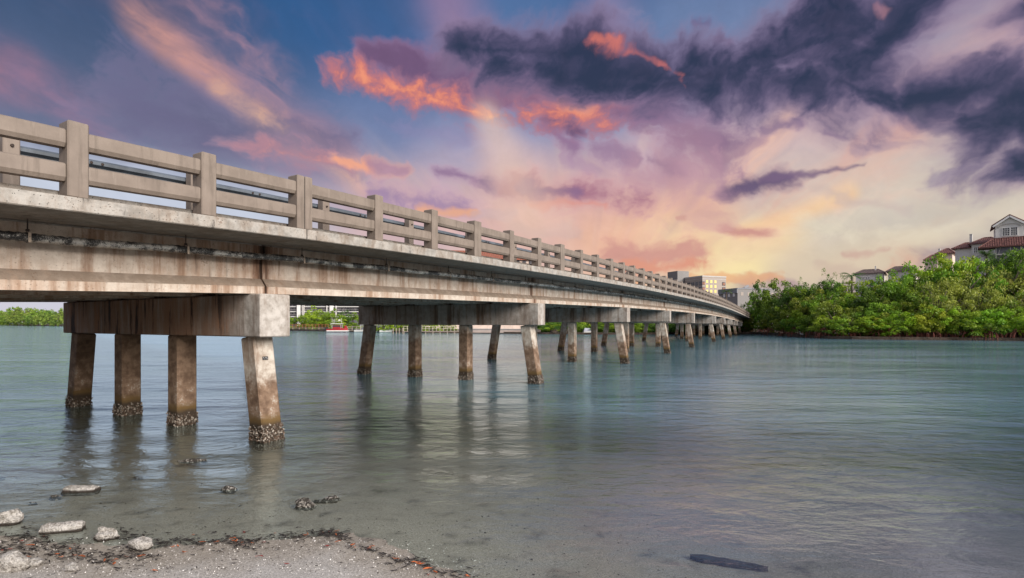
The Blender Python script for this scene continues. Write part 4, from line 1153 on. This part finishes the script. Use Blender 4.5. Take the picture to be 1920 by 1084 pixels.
window(t, -.48, .25, zA(434), .95, 1.45, 3, 4); window(t, .62, .25, zA(434), .85, 1.45, 3, 4)
ar = MB(); n = 12
pts = [Vector((math.cos(a) * 1.45, .18, zA(424) + math.sin(a) * .62 - .1)) for a in np.linspace(0, math.pi, n)]
for i in range(n - 1): ar.bar(pts[i], pts[i + 1], .10, .13, (0, 1, 0))
ar.obj('arch_moulding', M['concb'], t)
MB().box((5.6, 5.5, zA(448) / 2 + .9), (7.4, 8, zA(448) + 1.8)).obj('wing_wall', M['white'], t)
hip(t, 7.4, 8, zA(421), 1.95, 2.2, .5, x=5.2, y=5.5)
window(t, 2.9, 1.5, zA(428), .5, .65, 2, 2)
b = MB().box((3.2, 3.4, zA(398)), (.95, .95, 3.6)).box((3.2, 3.4, zA(389)), (1.1, 1.1, .14)).box((2.85, 3.4, zA(385)), (.16, .9, .7)).box((3.55, 3.4, zA(385)), (.16, .9, .7)).box((3.2, 3.4, zA(381.5)), (1.0, 1.0, .16)); b.obj('chimney', M['concb'], t)
hip(t, 8.2, 3.2, zA(463.5), 1.7, 4.6, .35, x=-.0, y=-.6, name='porch_roof')
hip(t, 5, 3.2, zA(458), .9, 4.6, .2, x=6.2, y=-.6, name='porch_roof')
MB().box((3.3, .4, zA(500) / 2 + 1.2), (12, 2.2, zA(500) + 2.4)).obj('porch_wall', M['grey'], t)
b = MB().box((3.2, -1.9, zA(471)), (10.4, .2, 1.4)); b.obj('awning_screen', M['dgrey'], t)
b = MB()
for x_ in (-1.95, .0, 1.4, 2.6, 4.2): b.box((x_, -2.03, zA(480)), (.12, .1, 3.6))
b.box((3.2, -2.02, zA(478)), (10.4, .12, .22)); b.bar((-1.6, -2.1, zA(477)), (-1.3, -2.1, zA(463)), .07); b.bar((1.4, -2.1, zA(477)), (1.7, -2.1, zA(463)), .07)
b.obj('porch_frame', M['concb'], t)
for x_, w_ in ((-.95, 1.6), (.7, 1.1), (2.0, .95), (3.4, 1.3)): MB().box((x_, -1.95, zA(487)), (w_, .04, 1.7)).obj('porch_opening', M['balc'], t)
# --- middle white house
def simple_house(label, pxc, Y, wpx, eave, roofh, ridge_px, walls='white', rot=0., dpt=8, roofm='tile', wins=(), chim=None, wing=None, over=.5):
    azh = math.atan((pxc - CX) / FPX); t = thing('house', label, 'house', at(pxc, Y, .4), rot - azh); Z = lambda py: zat(py, Y) - .4; s_ = Y / FPX * math.cos(azh)
    MB().box((0, dpt / 2, Z(eave) / 2), (wpx * s_, dpt, Z(eave))).obj('wall', M[walls], t)
    MB().box((0, dpt / 2, Z(eave) - .12), (wpx * s_ + .25, dpt + .25, .16)).obj('cornice', M['trim'], t)
    hip(t, wpx * s_, dpt, Z(eave), roofh, ridge_px * s_, over, M[roofm], 0, dpt / 2)
    for px, py, w_, h_ in wins: window(t, (px - pxc) * s_, -.0, Z(py), w_ * s_, h_ * s_, 2 if w_ > 3 else 1, 2, fw=.12)
    if chim:
        px, p0, p1, w_ = chim; MB().box(((px - pxc) * s_, dpt * .35, (Z(p0) + Z(p1)) / 2 - .5), (w_ * s_, w_ * s_, Z(p0) - Z(p1) + 1)).box(((px - pxc) * s_, dpt * .35, Z(p0)), (w_ * s_ * 1.15, w_ * s_ * 1.15, .15)).obj('chimney', M['white'], t)
    if wing:
        px, w_, e_, rh, rg, dy = wing; x_ = (px - pxc) * s_
        MB().box((x_, dpt / 2 + dy, Z(e_) / 2), (w_ * s_, dpt, Z(e_))).obj('wing_wall', M[walls], t)
        hip(t, w_ * s_, dpt, Z(e_), rh, rg * s_, over, M[roofm], x_, dpt / 2 + dy)
    for k, (x0, py) in enumerate(((-.25, eave + 7),)):
        MB().box((x0 * wpx * s_, -.06, Z(py)), (wpx * s_ * .3, .12, .14)).obj('ledge', M['concb'], t)
    return t
simple_house('white villa with wide hipped tile roof and slim chimney left of the big house', 1846, 108, 50, 456, 1.55, 14, 'white', -.12, 8, wins=((1829, 468, 5.5, 12), (1858, 470, 4, 8)), chim=(1815.5, 434, 455, 5.5),
             wing=(1808, 42, 461.5, 1.5, 16, .8))
simple_house('pale pink villa with small tiled roof, third from the right edge', 1772, 122, 27, 475.5, 1.45, 5, 'pinkwall', -.12, 7, wins=((1764, 482, 2.5, 4),), chim=(1758, 464, 475, 4))
simple_house('narrow tiled villa end peeking over the trees, fourth from the right edge', 1746, 136, 24, 487, 1.5, 6, 'pinkwall', -.12, 7, over=.3)
simple_house('distant white house with low brown hipped roof and square cupola beside the stiff-fronded palm', 1630, 150, 52, 512.5, 1.45, 28, 'white', -.06, 10, 'tile2', wins=((1620, 521, 2.2, 4), (1624.5, 521, 2.2, 4), (1629, 521, 2.2, 4)), chim=(1640, 498, 504, 2.6))
simple_house('distant white house with brown hipped roof behind trees, just left of the tiled villas', 1690, 142, 50, 508, 1.6, 30, 'white', -.06, 10, 'tile2', wins=((1671, 515.5, 2., 3.6), (1674.5, 515.5, 2., 3.6), (1678, 515.5, 2., 3.6)), chim=(1703, 491, 499, 3))

# --- apartment tower beyond the bridge end
Y = 330.; s_ = Y / FPX; Z = lambda py: zat(py, Y) - .4
t = thing('apartment_building', 'beige apartment block with yellow lit windows and tall blank tower beyond the bridge end', 'building', at(1317, Y, .4), .38)
# local x runs along the right-hand face, local y along the left-hand face
MB().box((9.3, 8, Z(519) / 2), (18.6, 16, Z(519))).obj('wall', M['beigeb'], t)
MB().box((9.3, 8, Z(519) + .4), (18.9, 16.3, .8)).box((9.3, 8, Z(523)), (18.8, 16.2, .3)).obj('parapet', M['concb'], t)
MB().box((-1.0, 21.5, Z(504) / 2), (9, 10, Z(504))).obj('lift_tower', M['grey2'], t)
for r_ in range(6):
    for c_ in range(3):
        z = Z(527.5 + r_ * 9.1); x_ = 3.6 + c_ * 3.25
        f = MB().box((x_ + .0, -.03, z), (1.75, .08, 1.95)).obj('window', M['beigeb'], t)
        MB().box((x_ - .0, -.09, z), (1.45, .05, 1.65)).obj('pane', M['lit'], f)
        MB().box((x_, -.125, z), (.10, .02, 1.65)).box((x_, -.125, z + .1), (1.45, .018, .10)).obj('glazing_bar', M['beigeb'], f)
for r_ in range(6):
    z = Z(531 + r_ * 10)
    for x_ in (1.0, 16.8):
        o = MB().box((x_, -.02, z), (2.7 if x_ > 3 else 1.8, .1, 2.2)).obj('balcony', M['balc'] if r_ else M['balc'], t)
        for d_ in (-.6, .1, .7):
            MB().box((x_ + d_, -.09, z - .1), (.35, .04, 1.5)).obj('brown_panel', M['browndim'], o)  # small brown panels, weakly emissive
    for y_ in (1.8, 5.4, 9., 12.6):
        MB().box((-.05, y_, z), (.14, 2.9, 2.3)).obj('balcony', M['balc'], t)
MB().tube([(14.5, 6, Z(519) + .8), (14.5, 6, Z(517))], .9, 10).obj('roof_vent', M['dgrey'], t)
Y = 300.; Z = lambda py: zat(py, Y) - .4
t = thing('commercial_building', 'low grey flat-roofed building behind the tall palm beyond the bridge end', 'building', at(1383, Y, .4), .30)
MB().box((13, 8, Z(541.5) / 2), (26, 16, Z(541.5))).obj('wall', M['grey2'], t)
MB().box((-.0, 8, Z(541.5) + .2), (.5, 16.3, .5)).box((13, -.0, Z(541.5) + .2), (26, .5, .5)).obj('parapet', M['grey'], t)
MB().box((-.25, 8, Z(545)), (.4, 16.1, 2.6)).obj('side_band', M['grey'], t)
for x_ in (3, 7.5, 12, 18, 24):
    MB().box((x_, -.04, Z(551)), (1.7, .1, 1.9)).obj('window', M['beigeb'], t)
for y_ in (3, 7, 11): MB().box((-.05, y_, Z(552)), (.14, 1.5, 2.2)).obj('window', M['trim'], t)
b = MB().box((10, 5, Z(541.5) + 1.0), (3.2, 2, .2)).bar((8.6, 4, Z(541.5)), (8.6, 4, Z(541.5) + 1), .12).bar((11.4, 4, Z(541.5)), (11.4, 4, Z(541.5) + 1.8), .12).bar((8.4, 4.8, Z(541.5) + .8), (11.6, 4.8, Z(541.5) + 2.3), .2, 1.2); b.obj('roof_plant', M['grey'], t)

# --- dark-windowed block behind the marina
Y = 285.; s_ = Y / FPX; Z = lambda py: zat(py, Y) - .4
t = thing('apartment_building', 'long block with dark glazed balconies seen under the bridge behind the marina', 'building', at(460, Y, .4), 0)
X1 = (745 - 460) * s_
MB().box((X1 / 2, 8, Z(507) / 2), (X1, 16, Z(507))).obj('wall', M['dgrey'], t)
nfl = 10
for k in range(nfl):
    z = Z(594 - k * 9.3) ; MB().box((X1 / 2, -.7, z), (X1, 1.5, .32)).obj('floor_slab', M['trim'], t)
    for j in range(12):
        x0 = X1 * (j + .5) / 12; MB().box((x0, -.12, z + 1.3), (X1 / 12 - .5, .16, 2.0)).obj('window', M['balc'], t)
    b = MB()
    for j in range(46): b.box((X1 * (j + .5) / 46, -1.35, z + .75), (.05, .05, 1.1))
    b.box((X1 / 2, -1.35, z + 1.32), (X1, .06, .07)).obj('balcony_railing', M['concb'], t)
for px, w_ in ((563, 5.5), (571, 3.2), (624, 4.6)):
    MB().box(((px - 460) * s_, -1.6, Z(507) / 2), (w_ * s_, 2., Z(507))).obj('pier_column', M['trim'] if px != 571 else M['concb'], t)
for px in (615, 620, 632):
    MB().box(((px - 460) * s_, -1.65, Z(507) / 2), (.8 * s_, 1., Z(507))).obj('stair_column', M['trim'], t)
# --- hotel with the long orange roof seen through the railing
Y = 185.; s_ = Y / FPX; Z = lambda py: zat(py, Y) - .4
t = thing('hotel', 'building with long orange hipped roof seen through the gaps of the railing', 'building', at(890, Y, .4), .12)
MB().box((0, 9, Z(486) / 2), (42, 18, Z(486))).obj('wall', M['pinkwall'], t)
hip(t, 42, 18, Z(486), 4.0, 26, .9, M['terra'], 0, 9, rib=.6)
b = MB(); 
for k in range(18): MB().box((-19.5 + k * 2.3, -.06, Z(491)), (1.3, .14, 1.5)).obj('window', M['balc'], t)

# ------------------------------------------------------------------ marina
M['wood'] = plain('weathered_timber', (.30, .25, .20), .85, .2)
M['redwood'] = plain('red_stained_timber', (.32, .11, .06), .8, .2)
M['whitepaint'] = plain('white_paint', (.75, .74, .70), .5, .05)
M['palewood'] = plain('pale_timber', (.46, .41, .33), .8, .2)
M['redpaint'] = plain('red_paint', (.33, .02, .025), .5, .08)
M['blackp'] = plain('black_rubber', (.02, .02, .022), .6)
M['bluec'] = plain('blue_canvas', (.06, .12, .28), .7, .2)
M['tarp'] = plain('grey_tarpaulin', (.33, .34, .40), .7, .1)
def pier(name, label, cat, px0, px1, Y, zd, zr, mdeck, mrail, step, Y1=None, depth=1.6, mid=True):
    t = thing(name, label, cat, at(px0, Y, 0)); a = at(px0, Y); b = at(px1, Y1 or Y); d = b - a; L = d.length; t.rotation_euler[2] = math.atan2(d.y, d.x)
    MB().box((L / 2, depth / 2, zd - .08), (L, depth, .16)).obj('deck', mdeck, t)
    n = int(L / step)
    MB().box((L / 2, 0.02, zr), (L, .12, .09)).obj('top_rail', mrail, t)
    if mid: MB().box((L / 2, 0.02, (zr + zd) / 2), (L, .08, .08)).obj('middle_rail', mrail, t)
    pm = MB().box((0, 0, (zd + zr) / 2), (.11, .11, zr - zd)).mesh('rail_post', mrail); pl = MB().tube([(0, 0, -2.2), (0, 0, zd + .05)], .14, 8).mesh('piling', M['wood'])
    for k in range(n + 1):
        link('rail_post', pm, t, (L * k / n, 0.02, 0))
        if k % 2 == 0: link('piling', pl, t, (L * k / n, .1, 0))
    return t
pier('boardwalk', 'timber boardwalk with red-brown railing along the shore left of the red boat', 'boardwalk', 500, 616, 174, .95, 2.05, M['wood'], M['redwood'], 1.05)
pier('pier', 'timber pier with pale railing crossing behind the second bridge pier', 'pier', 757, 872, 122.5, .62, 1.72, M['wood'], M['palewood'], .8, 124)
pier('boardwalk', 'low floating dock with railings beside the red boat', 'dock', 652, 702, 150, .45, 1.5, M['wood'], M['palewood'], 1.2, depth=2)
def hull(L, W, H, bow=.35, z0=-.15):
    secs = []
    for i in range(9):
        f = i / 8; x = (f - .5) * L; w = W / 2 * (1 if f < .55 else math.sqrt(max(0, 1 - ((f - .55) / .45) ** 2)) * .98 + .02); h = H * (1 + .35 * f * f); k = 1 - .6 * max(0, f - .6)
        secs.append([(x, -w, h), (x, -w * .82 * k, z0 + .25), (x, 0, z0 - .1 + .3 * max(0, f - .6)), (x, w * .82 * k, z0 + .25), (x, w, h), (x, w * .8, h - .04), (x, 0, h - .12), (x, -w * .8, h - .04)])
    return MB().sweep(secs)
t = thing('rescue_boat', 'red and white cabin boat with flat top and outboard motors at the floating dock', 'boat', at(633, 149, 0), 0.05)
hull(5.6, 2.3, .85).obj('hull', M['redpaint'], t)
MB().box((.1, 0, .28), (5.75, 2.42, .34), 0, .1).obj('sponson', M['whitepaint'], t)
MB().box((-.1, 0, 1.35), (2.2, 1.5, 1.1), 0, .08).obj('cabin', M['redpaint'], t)
MB().box((-.1, 0, 1.62), (2.24, 1.54, .42)).obj('cabin_glass', M['glass'], t)
b = MB().box((-.1, 0, 2.28), (3.0, 1.9, .14), 0, .03)
for x_ in (-1.3, 1.1):
    for y_ in (-.8, .8): b.bar((x_, y_, .9), (x_, y_, 2.25), .06)
b.obj('hard_top', M['whitepaint'], t)
b = MB()
for x_, h_ in ((-1.5, 3.7), (-1.1, 3.5), (-.8, 3.6), (1.1, 3.9)): b.bar((x_, 0, 2.3), (x_, 0, h_), .05)
b.box((0, 0, 3.0), (2.3, 1.3, .05)).box((.5, 0, 3.3), (.5, .4, .3)).obj('mast_rack', M['whitepaint'], t)
for y_ in (-.5, .5): MB().box((-3.1, y_, .9), (.55, .4, .9), 0, .08).obj('outboard_motor', M['blackp'], t)
MB().box((2.2, 0, 1.35), (.7, .5, .8), 0, .1).obj('bow_locker', M['redpaint'], t)
for px, Y_, L_, mm, lb in ((712, 146, 4.6, 'whitepaint', 'small white open boat with dark console left of the moored pair'), (728, 145, 4.4, 'whitepaint', 'small white open boat next to the mooring pilings'), (700, 150, 4.2, 'whitepaint', 'small white boat furthest left in the row beside the pilings'), (682, 150.5, 5.0, 'whitepaint', 'small white boat moored at the end of the floating dock')):
    t = thing('motor_boat', lb, 'boat', at(px, Y_ - 3, 0), .15)
    hull(L_, 1.7, .6).obj('hull', M[mm], t)
    MB().box((-.2, 0, 1.0), (.7, .6, .8), 0, .05).obj('console', M['dgrey'], t)
    MB().box((-L_ / 2 - .1, 0, .7), (.4, .35, .7), 0, .06).obj('outboard_motor', M['blackp'], t)
    b = MB().box((-.2, 0, 1.95), (1.6, 1.3, .07))
    for x_ in (-.8, .4): b.bar((x_, -.5, .6), (x_, -.5, 1.95), .04).bar((x_, .5, .6), (x_, .5, 1.95), .04)
    b.obj('sun_top', M['whitepaint'], t)
pile_t = MB().tube([(0, 0, -2.5), (0, 0, 1.25)], .16, 8)
pm_ = pile_t.mesh('mooring_pile', M['wood'])
for px, lb in ((737, 'mooring pile, leftmost of the group of four beside the pale-railed pier'), (743, 'mooring pile, second from left of the group of four'), (748.5, 'mooring pile, third from left of the group of four'), (755, 'mooring pile, rightmost of the group of four, touching the pale-railed pier')):
    tag(link('mooring_pile', pm_, None, at(px, 126, 0)), lb, 'pile')
t = thing('covered_boat', 'boat under a grey tarpaulin on the far bank seen between the piles', 'boat', at(1103.5, 117.2, 0.15), .1)
hull(2.4, 1.1, .45).obj('hull', M['whitepaint'], t)
MB().add([(-1.15, -.6, .45), (1.15, -.4, .55), (1.15, .4, .55), (-1.15, .6, .45), (-.9, 0, 1.25), (.7, 0, 1.15)], [(0, 1, 5, 4), (1, 2, 5), (2, 3, 4, 5), (3, 0, 4), (3, 2, 1, 0)]).obj('tarpaulin', M['tarp'], t)
# seawall with blue parasols
t = thing('seawall', 'low pink block seawall right of the pale-railed pier', 'wall', at(890, 129.5, 0)); 
a, b_ = at(880, 129), at(1012, 121.5); d = b_ - a; t.location = a; t.rotation_euler[2] = math.atan2(d.y, d.x); L = d.length
MB().box((L / 2, .3, -.2), (L, .5, 2.4)).obj('wall_face', M['pinkwall'], t); MB().box((L / 2, .3, 1.06), (L + .1, .7, .13)).obj('coping', M['concb'], t)
MB().box((L / 2, -.02, .05), (L, .2, .25)).obj('tide_line', M['mud'], t)
um = MB()
n = 8
vs = [(0, 0, 2.35)] + [(math.cos(2 * math.pi * k / n) * 1.05, math.sin(2 * math.pi * k / n) * 1.05, 1.9) for k in range(n)]
um.add(vs, [(0, 1 + k, 1 + (k + 1) % n) for k in range(n)]); canopy = um.mesh('canopy', M['bluec']); polem = MB().tube([(0, 0, 0), (0, 0, 2.35)], .03, 6).mesh('pole', M['whitepaint'])
for k in range(9):
    f = (k + .5) / 9; p = a + d * f + Vector((0, 2.0, 0))
    u = thing('parasol', 'blue parasol on the terrace above the pink seawall, %s from the left' % nth('pa'), 'parasol', (p.x, p.y, .42), 0, 'blue parasols above the seawall')
    link('canopy', canopy, u); link('pole', polem, u)
# street lamp near the bridge end and a white heron
t = thing('street_lamp', 'thin pale street lamp standing at the far bridge end', 'lamp', at(1413, 126, .4))
MB().tube([(0, 0, 0), (0, 0, 5.2), (-.3, 0, 5.7), (-.9, 0, 6.1)], [.09, .06, .05, .04], 7).obj('pole', M['concb'], t); MB().box((-1.05, 0, 6.1), (.5, .16, .1)).obj('lamp_head', M['concb'], t)
t = thing('heron', 'small white heron standing at the foot of the mangroves', 'bird', at(1502.5, 92, .05), 2.6)
b = MB().tube([(-.32, 0, .42), (-.18, 0, .50), (.02, 0, .55), (.16, 0, .60), (.20, 0, .72), (.16, 0, .84), (.24, 0, .93), (.30, 0, .93)], [.015, .07, .11, .07, .035, .028, .04, .012], 8)
b.tube([(.29, 0, .93), (.42, 0, .90)], [.014, .004], 5); b.obj('body', M['trim'], t, smooth=True)
MB().tube([(0, .04, .5), (.03, .04, .24), (0, .04, -.1)], .012, 5).tube([(0, -.04, .5), (.03, -.04, .24), (0, -.04, -.1)], .012, 5).obj('legs', M['blackp'], t)

# ------------------------------------------------------------------ beach: rocks, driftwood, wrack
def rock(px, py, wpx, hpx, label, seed, m='rock', rz=0., flat=1., long=None, rough=.25, sub=3, sink=.35):
    g0 = ground_at(px, py + hpx * .45, 0.02); s_ = g0.y / FPX
    z = float(ground_h(g0.x, g0.y)); z = max(z, -.06)
    rx = wpx * s_ / 2 * .92; rzv = hpx * s_ / 2 * flat; ry = long if long else max(rx * .62, rzv)
    o = link('rock', rockmesh(seed, sub, rough, M[m]), None, (g0.x, g0.y + ry * .5, z + rzv * (1 - sink)), rz, scale=(rx * 1.12, ry, rzv * 1.15))
    return tag(o, label, 'rock')
def chunk(px, py, wpx, hpx, label, seed, rz, thick):
    """broken cylinder of concrete lying on its side"""
    g0 = ground_at(px, py + hpx * .35, 0.02); L = wpx * g0.y / FPX / max(.6, math.cos(rz)); r = random.Random(seed); secs = []
    n = 14
    for i in range(9):
        x = (i / 8 - .5) * L; e = (.80 if i in (0, 8) else 1.)
        secs.append([(x + r.uniform(-.012, .012), math.cos(2 * math.pi * k / n) * thick * e * r.uniform(.90, 1.08), math.sin(2 * math.pi * k / n) * thick * .9 * e * r.uniform(.88, 1.08)) for k in range(n)])
    z = max(float(ground_h(g0.x, g0.y)), -.05)
    o = MB().sweep(secs).obj('rock', M['rock'], None, smooth=False, loc=(g0.x, g0.y + thick * .4, z + thick * .45), rz=rz)
    return tag(o, label, 'rock')
chunk(148, 911, 58, 22, 'pale log-shaped concrete chunk standing in shallow water furthest from the beach', 1, .06, .095)
chunk(114, 985, 62, 26, 'pale log-shaped concrete chunk lying tilted near the seaweed line', 2, .30, .085)
rock(8, 966, 46, 34, 'large rough rock cut by the left edge of the photo in the shallows', 3, rz=.4, rough=.3)
rock(195, 998, 40, 26, 'knobbly white shell-crusted rock between the tilted chunk and the pale pointed stone', 14, rough=.65, sub=4)
rock(259, 1018, 46, 27, 'pale pointed stone with flat faces in the seaweed line', 5, rough=.14)
rock(16, 1056, 56, 38, 'large pale angular boulder in the bottom left corner', 6, rough=.16)
rock(60, 1057, 38, 15, 'flat pale stone right of the corner boulder', 7, rough=.14)
rock(131, 1067, 26, 15, 'small pale lumpy stone on the sand below the seaweed', 8, rough=.4)
rock(427, 908, 30, 16, 'dark block-shaped stone alone in the shallows in front of the nearest outer pile', 9, 'rock_dark', rough=.18)
rock(570, 938, 34, 22, 'speckled oyster-covered rock, left one of the pair in the shallows', 10, 'rock_dark', rough=.5, sub=4)
rock(601, 932, 34, 7, 'low wet stone between the two oyster rocks', 11, 'rock_dark', rough=.3)
rock(621, 927, 30, 14, 'smaller dark oyster-covered rock, right one of the pair', 12, 'rock_dark', rough=.5)
rock(356, 858, 54, 11, 'long dark mussel-covered stone barely above water behind the lone block', 13, 'rock_dark', rough=.5)
rock(257, 885, 28, 8, 'dark submerged stone between the white chunk and the long dark stone', 15, 'rock_dark', rough=.4, flat=.6)
rock(833, 879, 36, 6, 'flat dark stone just under water right of the piles', 16, 'rock_dark', rough=.35, flat=.6)
rock(101, 925, 22, 9, 'small dark stone left of the white log-shaped chunk', 17, 'rock_dark', rough=.5)
rock(60, 936, 16, 8, 'small orange-brown stone near the left edge in the shallows', 18, 'rock_dark', rough=.3)
rock(2, 887, 12, 6, 'tiny dark stone at the left edge of the photo', 19, 'rock_dark', rough=.3)
# plank lying under water
g0, g1 = ground_at(1294, 1044, -.06), ground_at(1440, 1066, -.06)
zp0, zp1 = float(ground_h(g0.x, g0.y)) + .035, float(ground_h(g1.x, g1.y)) + .035
q = mat('waterlogged_plank', .9); n1, _ = q.noise(q.scaled(q.O, 1, 14, 14), 3., 4, .6)
rp = random.Random(4); pa_, pb_ = Vector((g0.x, g0.y, min(zp0, -.05))), Vector((g1.x, g1.y, min(zp1, -.055))); dr_ = (pb_ - pa_).normalized(); sd2 = dr_.cross(Vector((0, 0, 1)))
plk = MB(); secs_ = []
for i in range(12):
    f = i / 11; w_ = (.045 + .012 * math.sin(f * 5)) * (.35 if i in (0, 11) else 1) * rp.uniform(.85, 1.1); h_ = .022 * rp.uniform(.8, 1.2)
    c0 = pa_.lerp(pb_, f) + sd2 * rp.uniform(-.006, .006)
    secs_.append([c0 + sd2 * (w_ * a_) + Vector((0, 0, h_ * b2)) for a_, b2 in ((-1, -1), (1, -1), (1.02, .6), (.6, 1), (-.3, .85), (-.95, .9))])
tag(plk.sweep(secs_).obj('plank', q.fin(q.mix(n1, (.012, .011, .011), (.05, .047, .043)), bump=n1)), 'dark waterlogged plank lying under shallow water at the bottom right', 'plank')
# wrack line: seaweed blades, leaves and small debris
M['weed'] = plain('dark_seaweed', (.022, .016, .012), .55, .3, scale=20.)
M['orange'] = plain('orange_leaf', (.42, .11, .03), .6, .3, scale=20.)
M['redleaf'] = plain('dark_red_leaf', (.20, .035, .025), .6, .3, scale=20.)
M['pebble'] = plain('dark_pebble', (.07, .058, .048), .8, .3, scale=30.)
M['shell'] = plain('white_shell', (.75, .73, .70), .5, .1)
def blade(mb, x, y, L, w, a, r, lift=.01):
    pts = []
    p = Vector((x, y, 0)); 
    for i in range(4):
        z = max(float(ground_h(p.x, p.y)), -.012) + lift + r.uniform(0, .012)
        pts.append(Vector((p.x, p.y, z))); p += Vector((math.cos(a), math.sin(a), 0)) * L / 3; a += r.uniform(-.6, .6)
    sd_ = Vector((-math.sin(a), math.cos(a), r.uniform(-.3, .3)))
    ws = (.25, 1, .9, .15)
    vs = [q_ + sd_ * w * s2 * f for q_, f in zip(pts, ws) for s2 in (-.5, .5)] + [q_ + Vector((0, 0, w * .22 * f)) for q_, f in zip(pts, ws)]
    mb.add(vs, [(2 * i, 2 * i + 2, 9 + i, 8 + i) for i in range(3)] + [(2 * i + 3, 2 * i + 1, 8 + i, 9 + i) for i in range(3)])
wr = random.Random(21)
line = [((0, 1022), (60, 1035), 18, 90), ((30, 1010), (150, 1030), 22, 150), ((90, 1040), (300, 1042), 14, 150), ((215, 995), (340, 1022), 10, 110), ((330, 1012), (480, 1018), 8, 170), ((430, 1012), (560, 1004), 7, 120), ((560, 1002), (650, 996), 7, 90),
        ((630, 990), (655, 1012), 6, 30), ((160, 1058), (260, 1045), 7, 60), ((650, 1025), (700, 1035), 6, 25), ((690, 1035), (800, 1058), 8, 90), ((780, 1058), (880, 1080), 7, 60), ((20, 1000), (90, 1012), 8, 60), ((600, 1000), (650, 1006), 5, 50)]
wd = MB(); lf = MB(); rl = MB()
for p0, p1, sp_, n in line:
    for k in range(n):
        f = wr.random(); spr = .45 if wr.random() < .7 else 1.6; px = p0[0] + (p1[0] - p0[0]) * f + wr.gauss(0, 7); py = p0[1] + (p1[1] - p0[1]) * f + 4 * math.sin(px * .07) + wr.gauss(0, sp_ * spr)
        g0 = ground_at(px, py, .02); c = wr.random()
        tgt = wd if c < .97 else (lf if c < .99 else rl)
        blade(tgt, g0.x, g0.y, wr.uniform(.03, .10) * (1 if tgt is wd else .7), wr.uniform(.008, .02) * (1 if tgt is wd else 1.4), wr.gauss(0, .5) + (math.pi if wr.random() < .5 else 0), wr)
for k in range(420):   # scattered bits over sand and shallows
    px, py = wr.uniform(0, 1350), wr.uniform(900, 1084); g0 = ground_at(px, py, 0.)
    if wr.random() > (1 if py > 980 else .5): continue
    blade(wd, g0.x, g0.y, wr.uniform(.015, .05), wr.uniform(.006, .014), wr.gauss(0, .6), wr, .004)
wd.obj('seaweed_wrack', M['weed'], kind='stuff'); lf.obj('orange_leaf_litter', M['orange'], kind='stuff'); rl.obj('red_leaf_litter', M['redleaf'], kind='stuff')
leaves = [(147, 1046, 'orange'), (400, 1018, 'orange'), (372, 1018, 'orange'), (318, 1027, 'orange'), (342, 1037, 'orange'), (196, 1052, 'orange'), (212, 1060, 'orange'), (256, 1046, 'orange'), (281, 1067 + 12, 'orange'), (430, 1010, 'orange'), (575, 1000, 'orange'), (627, 1021, 'orange'),
          (608, 1029, 'redleaf'), (478, 1050, 'redleaf'), (657, 1027, 'orange'), (692, 1029, 'orange'), (735, 1048, 'orange'), (770, 1056, 'orange'), (780, 1058, 'orange'), (792, 1070, 'orange'), (812, 1072, 'orange'), (870, 1080, 'redleaf'), (48, 1024, 'orange'), (45, 1047, 'orange'), (532, 1065, 'redleaf')]
for k, (px, py, mm) in enumerate(leaves):
    g0 = ground_at(px, py, .02); mb = MB(); blade(mb, g0.x, g0.y, wr.uniform(.06, .10), wr.uniform(.022, .032), wr.gauss(0, .5), wr, .02)
    tag(mb.obj('fallen_leaf', M[mm]), ('bright orange fallen leaf lying in or beside the dark seaweed line' if mm == 'orange' else 'dark red fallen leaf lying on the wet sand'), 'leaf', 'orange leaves along the seaweed line' if mm == 'orange' else 'dark red leaves on the sand')
sh = MB()
for k in range(900):
    px, py = wr.uniform(0, 900), wr.uniform(1005, 1084); g0 = ground_at(px, py, .02); z = float(ground_h(g0.x, g0.y))
    if z < -.015: continue
    s2 = wr.uniform(.003, .008) * (2. if wr.random() < .04 else 1)
    e = Euler((wr.uniform(0, 3), wr.uniform(0, 3), wr.uniform(0, 3))).to_matrix()
    sh.add([e @ Vector(v) * s2 + Vector((g0.x, g0.y, z + s2 * .3)) for v in ((1, 0, 0), (-1, 0, 0), (0, 1, 0), (0, -1, 0), (0, 0, .5), (0, 0, -.5))], [(0, 2, 4), (2, 1, 4), (1, 3, 4), (3, 0, 4), (2, 0, 5), (1, 2, 5), (3, 1, 5), (0, 3, 5)])
sh.obj('shell_fragments', M['shell'], kind='stuff')
pb = MB()   # dark pebbles and broken shell strewn over the shallows and the sand
for k in range(700):
    px, py = wr.uniform(0, 1300), wr.uniform(880, 1084)
    if wr.random() > 1.15 - px / 1500: continue
    g0 = ground_at(px, py, 0.); z = float(ground_h(g0.x, g0.y)); s2 = wr.uniform(.006, .016) * (1.9 if wr.random() < .06 else 1)
    e = Euler((wr.uniform(-.4, .4), wr.uniform(-.4, .4), wr.uniform(0, 3))).to_matrix()
    vs = [e @ Vector((math.cos(a) * s2 * wr.uniform(.7, 1.2), math.sin(a) * s2 * wr.uniform(.5, .9), 0)) + Vector((g0.x, g0.y, z)) for a in np.linspace(0, 2 * math.pi, 7)[:-1]]
    vs.append(Vector((g0.x, g0.y, z + s2 * .55)))
    pb.add(vs, [(i, (i + 1) % 6, 6) for i in range(6)])
pb.obj('pebbles', M['pebble'], kind='stuff')
